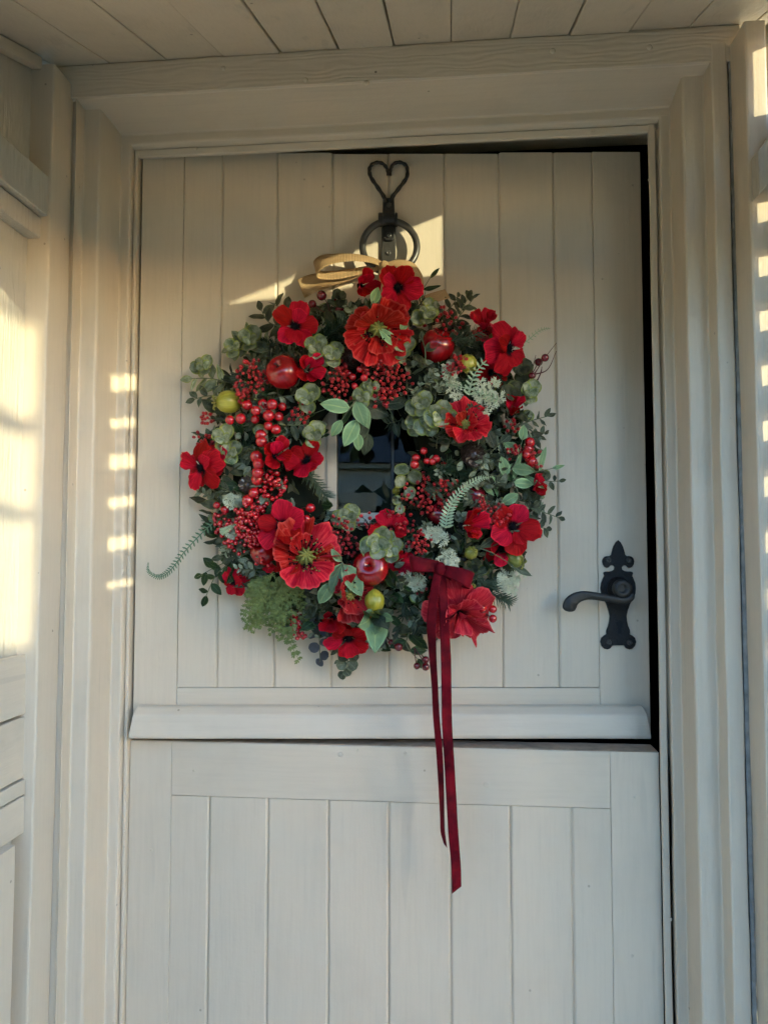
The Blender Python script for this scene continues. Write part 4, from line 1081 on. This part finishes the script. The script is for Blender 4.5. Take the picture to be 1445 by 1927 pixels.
berries((420, 950, .05), z3([(508, 382), (562, 412)]), 8.5, BERRY, .075)
berries((560, 960, .06), z3([(1115, 398), (1048, 430), (1090, 468), (770, 70)]), 9, BERRY, .09)
berries((850, 1120, .06), z4([(695, 925), (965, 1030), (965, 1090), (895, 1025), (660, 880)]), 8.5, BERRY, .075)
berries((780, 1220, .05), z4([(485, 1390), (540, 1350), (540, 1395)]), 7.5, BERRYD, .065)
berries((720, 1190, .05), z4([(325, 1240), (210, 1265), (370, 1270)]), 8, BERRYD, .06)
def cluster(px, py, r, n, off=0.085, br=3.6, long=1.35, mat=SEED, face=(0, 0)):
    g = MB(); c = W(px, py, off); base = c + Vector((0, 0.030, 0)) + rv(0.008)
    nm = Vector((face[0], -1, face[1])).normalized(); u0 = nm.orthogonal().normalized(); v0 = nm.cross(u0)
    st_ = rnd.uniform(1.0, 1.5); sa_ = rnd.uniform(0, 3.14); n = int(n * 1.15)
    for i in range(n):
        a = i * 2.39996; k = math.sqrt((i + 0.5) / n) * rnd.uniform(0.8, 1.25); R0 = r * S
        if rnd.random() < 0.22: continue
        R0 *= 1 + (st_ - 1) * abs(math.cos(a - sa_)); 
        p = c + (u0 * math.cos(a) + v0 * math.sin(a)) * k * R0 * rnd.uniform(.85, 1.15) + nm * (0.015 * (1 - k * k) + rnd.uniform(-.007, .006))
        d = (p - base).normalized() + rv(0.25)
        g.ball(p, br * S * rnd.uniform(0.8, 1.15), 7, 5, d, long, 0)
        if i % 2: g.tube([base, (base + p) / 2 + rv(.003), p], 0.0005, 4, 1)
    return tag(g.build('seed_berry_cluster', [mat, TWIG], wreath, True), kind='stuff')
for a in ((476, 712, 30, 55), (456, 745, 14, 18), (632, 728, 26, 40), (640, 695, 14, 16), (722, 690, 34, 55), (735, 722, 30, 45, .08), (722, 745, 20, 26, .075), (832, 605, 26, 36, .07), (862, 685, 20, 26, .085), (845, 700, 14, 16, .08), (566, 782, 22, 24, .08), (392, 790, 14, 14, .045), (385, 830, 16, 16, .05),
          (640, 1000, 26, 36, .085), (655, 1030, 18, 20, .08), (788, 1020, 24, 34, .085), (780, 930, 20, 24, .07), (810, 945, 22, 28, .075), (845, 930, 24, 30, .08), (800, 900, 10, 9, .07), (832, 915, 12, 12, .085), (925, 975, 26, 36, .09), (990, 865, 22, 28, .07), (965, 850, 12, 12, .075), (800, 1098, 24, 30, .07), (755, 985, 20, 22, .065), (690, 985, 16, 14, .06), (650, 1075, 12, 12, .08), (960, 800, 12, 12, .07), (905, 950, 14, 14, .09)):
    cluster(*a)
for a in ((478, 985, 34, 60, .085), (440, 1008, 24, 34, .065), (486, 1015, 22, 28, .085), (505, 922, 26, 34, .085), (470, 965, 24, 30, .09), (420, 985, 20, 22, .06), (500, 1050, 18, 18, .07), (565, 1190, 12, 12, .04), (555, 1165, 12, 12, .045), (520, 905, 14, 14, .08)):
    cluster(*a[:4], off=a[4], br=4.6, long=1.0, mat=BERRY)

# ---- eucalyptus rosettes
for a in ((592, 655, .095, 5, 32), (626, 670, .092, 6, 34), (384, 690, .05, 6, 30), (800, 598, .085, 6, 32, EUC, (.3, .3)), (812, 578, .075, 4, 26), (792, 762, .09, 6, 34), (826, 782, .098, 7, 38), (808, 800, .09, 6, 34), (776, 800, .075, 5, 30),
          (712, 1024, .112, 6, 40), (736, 1036, .110, 5, 30), (728, 1008, .105, 4, 30), (420, 826, .075, 5, 34), (434, 852, .075, 5, 30), (682, 748, .085, 5, 32), (578, 752, .088, 5, 36), (655, 975, .07, 6, 36), (995, 740, .07, 5, 32), (978, 700, .065, 5, 32, EUD), (960, 745, .075, 5, 34, EUD),
          (470, 640, .06, 5, 34), (440, 655, .05, 5, 30), (590, 820, .08, 5, 34), (700, 730, .08, 4, 28), (640, 560, .06, 4, 24, EUD), (840, 1050, .085, 5, 30, EUD), (885, 1070, .07, 5, 28, EUD), (758, 660, .105, 5, 34, EUC, (-.2, .3))):
    rosette(*a)
# ---- leafy sprigs
E = 'eucalyptus_sprig'; G_ = 'leafy_sprig'
sprig(E, [(775, 860, .06), (765, 905, .07), (752, 958, .065)], 'round', EUC, 7, 30, spread=1.0)
sprig(E, [(840, 620, .06), (868, 590, .06), (895, 556, .05)], 'oval', EUD, 8, 34)
sprig(E, [(850, 630, .06), (868, 585, .065), (882, 558, .055)], 'small', EUD, 6, 30)
sprig(E, [(825, 600, .06), (850, 575, .055), (862, 556, .045)], 'small', EUD, 6, 26)
sprig(E, [(430, 720, .05), (395, 712, .045), (356, 712, .035)], 'oval', EUC, 8, 36)
sprig(E, [(430, 745, .05), (390, 745, .045), (362, 752, .035)], 'oval', GREY, 7, 32)
sprig(E, [(520, 650, .06), (470, 640, .055), (432, 655, .045)], 'oval', EUC, 8, 38)
sprig(E, [(540, 620, .06), (505, 605, .055), (490, 580, .045)], 'oval', EUD, 7, 36)
sprig(E, [(560, 600, .05), (530, 580, .05), (515, 572, .04)], 'oval', EUD, 5, 34)
sprig(E, [(975, 800, .05), (1005, 790, .045), (1035, 782, .035)], 'small', GREY, 8, 26)
sprig(E, [(975, 830, .05), (1010, 820, .045), (1025, 815, .035)], 'small', GREY, 6, 24)
sprig(E, [(1000, 895, .05), (1030, 905, .045), (1056, 905, .03)], 'small', GREY, 6, 22)
sprig(E, [(995, 955, .05), (1025, 965, .045), (1056, 976, .03)], 'small', GREY, 8, 24)
sprig(E, [(990, 985, .05), (1015, 992, .04), (1030, 995, .03)], 'oval', GREY, 5, 26)
sprig(G_, [(470, 1040, .05), (420, 1060, .04), (372, 1085, .025)], 'oval', GREEN, 8, 34)
sprig(G_, [(430, 1060, .04), (405, 1085, .035), (385, 1128, .02)], 'oval', GREEN, 7, 32)
sprig(E, [(480, 1010, .05), (440, 1040, .045), (415, 1050, .04)], 'oval', GREY, 6, 30)
sprig(E, [(600, 1150, .05), (601, 1200, .04), (602, 1246, .03)], 'round', PLUM, 8, 24, spread=1.1)
sprig(E, [(650, 1210, .05), (655, 1240, .04), (645, 1268, .03)], 'round', GREY, 8, 24, spread=1.0)
sprig(E, [(590, 1100, .05), (605, 1130, .05), (590, 1160, .045)], 'round', GREY, 6, 26)
sprig(G_, [(672, 752, .095), (658, 768, .10), (640, 795, .095)], 'oval', SAGE, 3, 58, spread=.7)
sprig(G_, [(672, 752, .09), (672, 790, .09), (674, 820, .08)], 'oval', SAGE, 3, 58, spread=.5)
sprig(G_, [(672, 752, .085), (690, 790, .075), (692, 820, .065)], 'oval', GREY, 3, 64, spread=.5)
sprig(G_, [(672, 752, .085), (625, 765, .08), (590, 778, .075)], 'long', GREEN, 3, 62, spread=.6)
sprig(G_, [(718, 760, .07), (735, 775, .065), (742, 800, .06)], 'oval', GREY, 2, 46, spread=.5)
sprig(G_, [(645, 1058, .118), (632, 1075, .122), (622, 1100, .118)], 'oval', SAGE, 2, 60, spread=.4)
sprig(G_, [(645, 1060, .118), (647, 1080, .122), (648, 1105, .118)], 'oval', SAGE, 2, 58, spread=.4)
sprig(G_, [(645, 1060, .11), (632, 1040, .11), (625, 1025, .10)], 'oval', SAGE, 2, 34, spread=.4)
for tx, ty, m_, sz in ((716, 1238, SAGE, 60), (672, 1192, SAGE, 56), (735, 1205, GREY, 56), (795, 1188, SAGE, 60), (690, 1160, GREEN, 46), (760, 1152, GREY, 48), (722, 1245, SAGE, 48)):
    x0, y0 = 706, 1155
    sprig(G_, [(x0, y0, .102), ((x0 * .8 + tx * .2), (y0 * .8 + ty * .2), .116), ((x0 * .6 + tx * .4), (y0 * .6 + ty * .4), .118)], 'oval' if tx < 790 else 'long', m_, 1, sz * 1.2)
sprig(G_, [(770, 1190, .06), (765, 1215, .055), (790, 1245, .045)], 'oval', GREEN, 4, 44)
sprig(G_, [(960, 905, .075), (1000, 890, .075), (1046, 880, .05)], 'long', SAGE, 4, 56)
sprig(G_, [(950, 900, .08), (970, 870, .085), (985, 820, .075)], 'oval', SAGE, 4, 48)
sprig(G_, [(965, 905, .08), (975, 930, .085), (975, 962, .08)], 'oval', SAGE, 3, 42)
sprig(G_, [(895, 1030, .09), (925, 1040, .092), (968, 1066, .075)], 'long', GREY, 2, 80)
sprig(G_, [(905, 870, .07), (925, 850, .075), (945, 830, .07)], 'oval', GREY, 4, 52)
sprig(G_, [(520, 748, .075), (560, 742, .078), (600, 735, .07)], 'long', GREEN, 2, 74)
sprig(G_, [(785, 560, .055), (795, 545, .05), (812, 518, .04)], 'long', GREEN, 3, 42)
sprig(G_, [(700, 575, .10), (704, 560, .10), (706, 545, .095)], 'oval', SAGE, 1, 34)
sprig(G_, [(745, 650, .112), (748, 640, .115), (756, 618, .115)], 'oval', SAGE, 2, 42)
sprig(G_, [(800, 690, .085), (800, 660, .09), (795, 640, .085)], 'oval', EUD, 3, 38)
sprig(G_, [(740, 1110, .09), (755, 1100, .09), (770, 1085, .085)], 'oval', GREEN, 3, 46)
sprig(G_, [(810, 1110, .07), (795, 1130, .07), (785, 1150, .06)], 'oval', GREEN, 3, 36)
sprig(E, [(870, 920, .075), (900, 900, .08), (940, 888, .075)], 'long', GREY, 7, 48)
sprig(E, [(880, 905, .075), (920, 895, .08), (955, 900, .075)], 'long', SAGE, 6, 44)
sprig(E, [(540, 800, .08), (560, 800, .085), (590, 800, .08)], 'oval', GREY, 6, 38)
sprig(E, [(420, 900, .06), (400, 860, .055), (395, 825, .045)], 'oval', GREY, 7, 38)


# ---- fine greenery: cedar, frosted moss fern, fronds
def feather(name, pts, mat, tw, ln, leaf, n2=5, ang=0.9, stemr=0.0008, flat=0.5):
    """branch with side twigs carrying tiny scale leaves"""
    c = catmull([W(*p) for p in pts], 6); L = len(c); g = MB(); g.tube(c, [stemr * (1 - .6 * i / L) for i in range(L)], 4)
    def scale(p, d, k):
        sd = d.cross(VIEW + rv(.6)).normalized() * k * 0.24; n0 = len(g.v)
        g.v += [tuple(p), tuple(p + d * k * .45 + sd), tuple(p + d * k), tuple(p + d * k * .45 - sd)]; g.uv += [(0, 0)] * 4; g.f.append((n0, n0 + 1, n0 + 2, n0 + 3)); g.m.append(0)
    for i in range(tw):
        f = i / tw; k = min(L - 2, int(f * (L - 1))); T = (c[k + 1] - c[k]).normalized(); sd = (T.cross(VIEW).normalized() * (1 if i % 2 else -1) + VIEW * rnd.uniform(-flat, flat)).normalized()
        d = (T * (1 - ang * .55) + sd * ang).normalized(); l = ln * S * (1 - 0.65 * f) * rnd.uniform(.7, 1.1); p = c[k] + (c[k + 1] - c[k]) * rnd.random()
        e = p + d * l; g.tube([p, p + d * l * .5 + rv(.0006), e], stemr * .5, 3)
        for j in range(n2):
            q = p + d * l * (j + .6) / n2; s2 = d.cross(VIEW).normalized() * (1 if j % 2 else -1)
            scale(q, (d * .7 + s2 * .7 + rv(.3)).normalized(), leaf * S * rnd.uniform(.7, 1.2)); scale(q, (d * .7 - s2 * .7 + rv(.3)).normalized(), leaf * S * rnd.uniform(.7, 1.2))
        scale(e, d, leaf * S)
    return g.build(name, mat, wreath)
for i in range(24):
    a = -1 + 2 * i / 23; x1 = 514 + a * 56 + rnd.uniform(-8, 8); y1 = 1192 - abs(a + .1) * 40 + rnd.uniform(-45, 45); x0 = 525 + a * 32
    feather('cedar_branch', [(x0, 1082 + rnd.uniform(-8, 12), .075 + rnd.uniform(-.02, .015)), ((x0 + x1) / 2 + rnd.uniform(-6, 6), (1085 + y1) / 2, .075 + rnd.uniform(-.02, .015)), (x1, y1, .055 + rnd.uniform(-.02, .01))], CEDAR, 20, 16, 5, 5, 0.75)
feather('cedar_branch', [(520, 1140, .06), (540, 1195, .05), (562, 1243, .035)], CEDAR, 26, 15, 6, 4)
feather('cedar_branch', [(500, 1130, .06), (478, 1160, .05), (464, 1186, .035)], CEDAR, 22, 13, 6, 4)
for p0, p1 in (((800, 1010, .09), (830, 1000, .095)), ((830, 1040, .10), (860, 1060, .10)), ((845, 1020, .095), (800, 1005, .09)), ((790, 1090, .09), (745, 1095, .085)), ((800, 1085, .09), (775, 1105, .09)), ((770, 1100, .085), (735, 1085, .08)), ((900, 760, .09), (935, 715, .085)), ((905, 765, .09), (950, 745, .085)), ((900, 760, .09), (905, 715, .09)), ((890, 770, .09), (915, 785, .085)),
               ((850, 720, .09), (840, 685, .09)), ((850, 715, .09), (865, 755, .09)), ((440, 960, .075), (425, 930, .07)), ((445, 955, .075), (455, 925, .07)), ((935, 1085, .06), (975, 1095, .05)), ((940, 1090, .06), (970, 1115, .045)), ((935, 1100, .06), (985, 1080, .045)), ((430, 985, .07), (440, 1010, .07)), ((820, 1050, .098), (845, 1075, .10))):
    mid = tuple((a + b) / 2 + rnd.uniform(-3, 3) * (i < 2) for i, (a, b) in enumerate(zip(p0, p1)))
    feather('frosted_sprig', [p0, mid, p1], FROST, 16, 17, 6, 3, 0.8, 0.0010)
def frond(pts, mat, ln, n=26, r=0.0011):
    c = catmull([W(*p) for p in pts], 8); L = len(c); g = MB(); g.tube(c, [r * (1 - .6 * i / L) for i in range(L)], 5)
    for i in range(n):
        f = i / n; k = min(L - 2, int(f * (L - 1))); T = (c[k + 1] - c[k]).normalized(); l = ln * S * (1 - f) ** 0.7 + 1.2 * S
        for s_ in (-1, 1):
            sd = T.cross(VIEW).normalized() * s_; d = (sd + T * .45 + VIEW * .25).normalized(); w = T * l * 0.16 + T * .0003
            p = c[k] + (c[k + 1] - c[k]) * ((f * (L - 1)) % 1)
            g.quadgrid([[p - w * .6, p + w * .6], [p + d * l * .6 - w, p + d * l * .6 + w], [p + d * l - w * .25, p + d * l + w * .25]], [[(0, 0)] * 2] * 3)
    return g.build('fern_frond', mat, wreath)
frond([(432, 962, .06), (392, 992, .055), (350, 1035, .045), (322, 1072, .035), (300, 1086, .03), (280, 1076, .028), (279, 1058, .028)], FERND, 11, 40)
frond([(882, 742, .095), (895, 700, .095), (930, 668, .09), (985, 645, .08), (1015, 622, .06), (1036, 617, .05)], FERN, 13, 24)
frond([(936, 752, .09), (900, 738, .095), (860, 726, .095), (815, 722, .09), (785, 722, .085)], FERN, 9, 20)
frond([(838, 992, .105), (846, 955, .11), (870, 922, .11), (900, 902, .105), (926, 897, .10)], FERN, 14, 24)
frond([(415, 1002, .075), (430, 995, .08), (445, 985, .08)], FERN, 8, 12)
# red twigs with berries at the right
g = MB()
for pl_ in (((985, 745, .06), (1000, 715, .06), (1020, 680, .055), (1047, 645, .045)), ((1003, 705, .06), (1030, 695, .05), (1047, 660, .045)), ((995, 730, .055), (1012, 712, .05), (1020, 690, .045)), ((1000, 712, .055), (1003, 690, .05), (1008, 668, .045)), ((1008, 722, .05), (1018, 700, .045), (1019, 690, .04))):
    c = catmull([W(*p) for p in pl_], 6); g.tube(c, [0.0012 * (1 - .7 * i / len(c)) for i in range(len(c))], 5)
g.build('bare_twig', TWIG, wreath, True)

# ---- ribbons
def velvet():
    m = NT('burgundy_velvet'); v = m.coords()
    n = m.ramp(m.noise(v, 34, 3, 0.6), [(0.35, (0, 0, 0)), (0.65, (1, 1, 1))])  # noise puts the velvet's brighter sheen into its colour
    return m.set(Base_Color=m.mix(n, (0.060, 0.001, 0.005), (0.16, 0.003, 0.010)), Roughness=0.75, Specular_IOR_Level=0.1, Sheen_Weight=0.5, Sheen_Roughness=0.3, Sheen_Tint=(0.7, 0.06, 0.09), Normal=m.bump(m.noise(v, 500, 2), 0.3, 0.0006))
VELVET = velvet()
def burlap():
    m = NT('burlap'); tc = m.n('ShaderNodeTexCoord'); sp = m.n('ShaderNodeSeparateXYZ'); m.l(tc.outputs['UV'], sp.inputs[0])
    a = m.math('ABSOLUTE', m.math('SINE', m.math('MULTIPLY', sp.outputs[0], 190.0))); b = m.math('ABSOLUTE', m.math('SINE', m.math('MULTIPLY', sp.outputs[1], 34.0)))
    v = m.coords(); n = m.noise(v, 60, 3)
    wv = m.math('MAXIMUM', a, b)
    c = m.mix(n, (0.42, 0.27, 0.13), (0.64, 0.45, 0.25)); c = m.mix(m.ramp(wv, [(0.45, (0.8, 0.8, 0.8)), (0.85, (0, 0, 0))]), c, (0.16, 0.10, 0.045))
    m.set(Base_Color=c, Roughness=0.85, Specular_IOR_Level=0.1, Normal=m.bump(wv, 0.8, 0.001))
    tr = m.n('ShaderNodeBsdfTranslucent'); m.l(c, tr.inputs[0]); mx = m.n('ShaderNodeMixShader'); mx.inputs[0].default_value = 0.25
    m.l(m.b.outputs[0], mx.inputs[1]); m.l(tr.outputs[0], mx.inputs[2])
    tp = m.n('ShaderNodeBsdfTransparent'); m2 = m.n('ShaderNodeMixShader'); edge = m.math('ABSOLUTE', m.math('MULTIPLY_ADD', sp.outputs[1], 2.0, -1.0))
    hole = m.math('MULTIPLY', m.math('LESS_THAN', wv, 0.52), m.math('LESS_THAN', edge, 0.82))
    m.l(hole, m2.inputs[0]); m.l(mx.outputs[0], m2.inputs[1]); m.l(tp.outputs[0], m2.inputs[2]); m.l(m2.outputs[0], m.out.inputs[0])
    return m.mat
BURLAP = burlap()
def strip(name, rows, mat, parent=None, n=7, th=0.0005):
    """ribbon from rows of (px, py, off, half width as (dx, dy, doff) in pixels / metres)"""
    A = catmull([W(r[0] - r[3], r[1] - r[4], r[2] - r[5]) for r in rows], n); B = catmull([W(r[0] + r[3], r[1] + r[4], r[2] + r[5]) for r in rows], n)
    g = MB(); pts = []; uv = []
    for i, (a, b) in enumerate(zip(A, B)):
        row = []; ru = []
        for j in range(7):
            t = j / 6; row.append(a.lerp(b, t)); ru.append((i / (len(A) - 1), t))
        pts.append(row); uv.append(ru)
    g.quadgrid(pts, uv); o = g.build(name, mat, parent or wreath, True)
    md = o.modifiers.new('thickness', 'SOLIDIFY'); md.thickness = th; md.offset = 0
    return o
bow = strip('velvet_bow', [(826, 1066, .120, 0, 10, 0), (800, 1063, .135, 2, 13, 0), (778, 1060, .137, 4, 15, 0), (772, 1062, .122, 3, 15, 0), (785, 1064, .112, 2, 13, 0), (826, 1068, .112, 0, 10, 0)], VELVET)
strip('loop', [(830, 1072, .120, 0, 9, 0), (852, 1078, .130, -2, 12, 0), (878, 1088, .132, -4, 15, 0), (888, 1094, .120, -4, 14, 0), (872, 1092, .108, -3, 13, 0), (834, 1076, .108, 0, 9, 0)], VELVET, bow)
k_ = MB(); k_.ball(W(828, 1070, .123), 0.0085, 12, 8, None, 1.15); k_.build('knot', VELVET, bow, True)
strip('tail', [(825, 1068, .122, 6, 3, 0), (818, 1110, .124, 8, 0, .004), (812, 1170, .119, 9, 0, .002), (814, 1230, .111, 7, 0, .006), (818, 1290, .110, 6, 0, .003), (821, 1350, .105, 6, 0, .007), (827, 1420, .106, 6, 0, .003), (830, 1480, .101, 5, 0, .007), (832, 1535, .104, 4, 0, .006), (833, 1565, .100, 4, 0, .005), (838, 1592, .101, 3, 4, .002)], VELVET, bow)
strip('tail', [(831, 1070, .119, 6, 2, 0), (833, 1110, .117, 8, 0, -.004), (836, 1170, .119, 9, 0, .003), (839, 1240, .111, 9.5, 0, -.004), (840, 1300, .112, 9.5, 0, .003), (841, 1360, .107, 9.5, 0, -.004), (845, 1430, .109, 9.5, 0, .003), (849, 1500, .104, 9.5, 0, -.003), (853, 1570, .107, 9.5, 0, .003), (858, 1630, .105, 9, 0, -.002), (859, 1676, .106, 9, -7, 0)], VELVET, bow)
bb_ = strip('burlap_bow', [(722, 499, .034, 1, 6, .002), (700, 489, .036, 1, 6, .006), (665, 484, .038, 0, 7, .010), (630, 486, .038, 0, 9, .012), (604, 493, .036, 2, 12, .012), (593, 506, .030, 3, 12, .010), (605, 517, .024, 1, 8, .010), (640, 516, .022, 0, 8, .008), (690, 507, .026, 0, 6, .004), (722, 500, .031, 0, 5, 0)], BURLAP)
strip('tail', [(716, 502, .028, 2, 5, 0), (680, 510, .022, 2, 8, .002), (640, 522, .020, 3, 11, -.002), (605, 528, .022, 4, 15, .004), (580, 536, .020, 6, 17, .003), (566, 543, .023, 7, 17, .005)], BURLAP, bb_)
strip('tail', [(726, 500, .034, 2, 5, 0), (750, 495, .040, 1, 7, .004), (772, 502, .043, -5, 8, .006), (786, 522, .041, -8, 5, .006), (790, 546, .036, -8, 1, .005)], BURLAP, bb_)
strip('hanging_loop', [(724, 492, .030, 8, 0, 0), (723, 510, .036, 11, 0, .002), (722, 535, .042, 12, 0, 0), (722, 560, .042, 12, 0, 0)], BURLAP, bb_)
k_ = MB(); k_.ball(W(723, 499, .036), 0.0075, 12, 8, None, 1.0); k_.build('knot', BURLAP, bb_, True)
strip('tail', [(790, 570, .060, 4, 9, 0), (815, 560, .060, 4, 9, .003), (842, 552, .055, 5, 8, .003)], BURLAP, bb_)
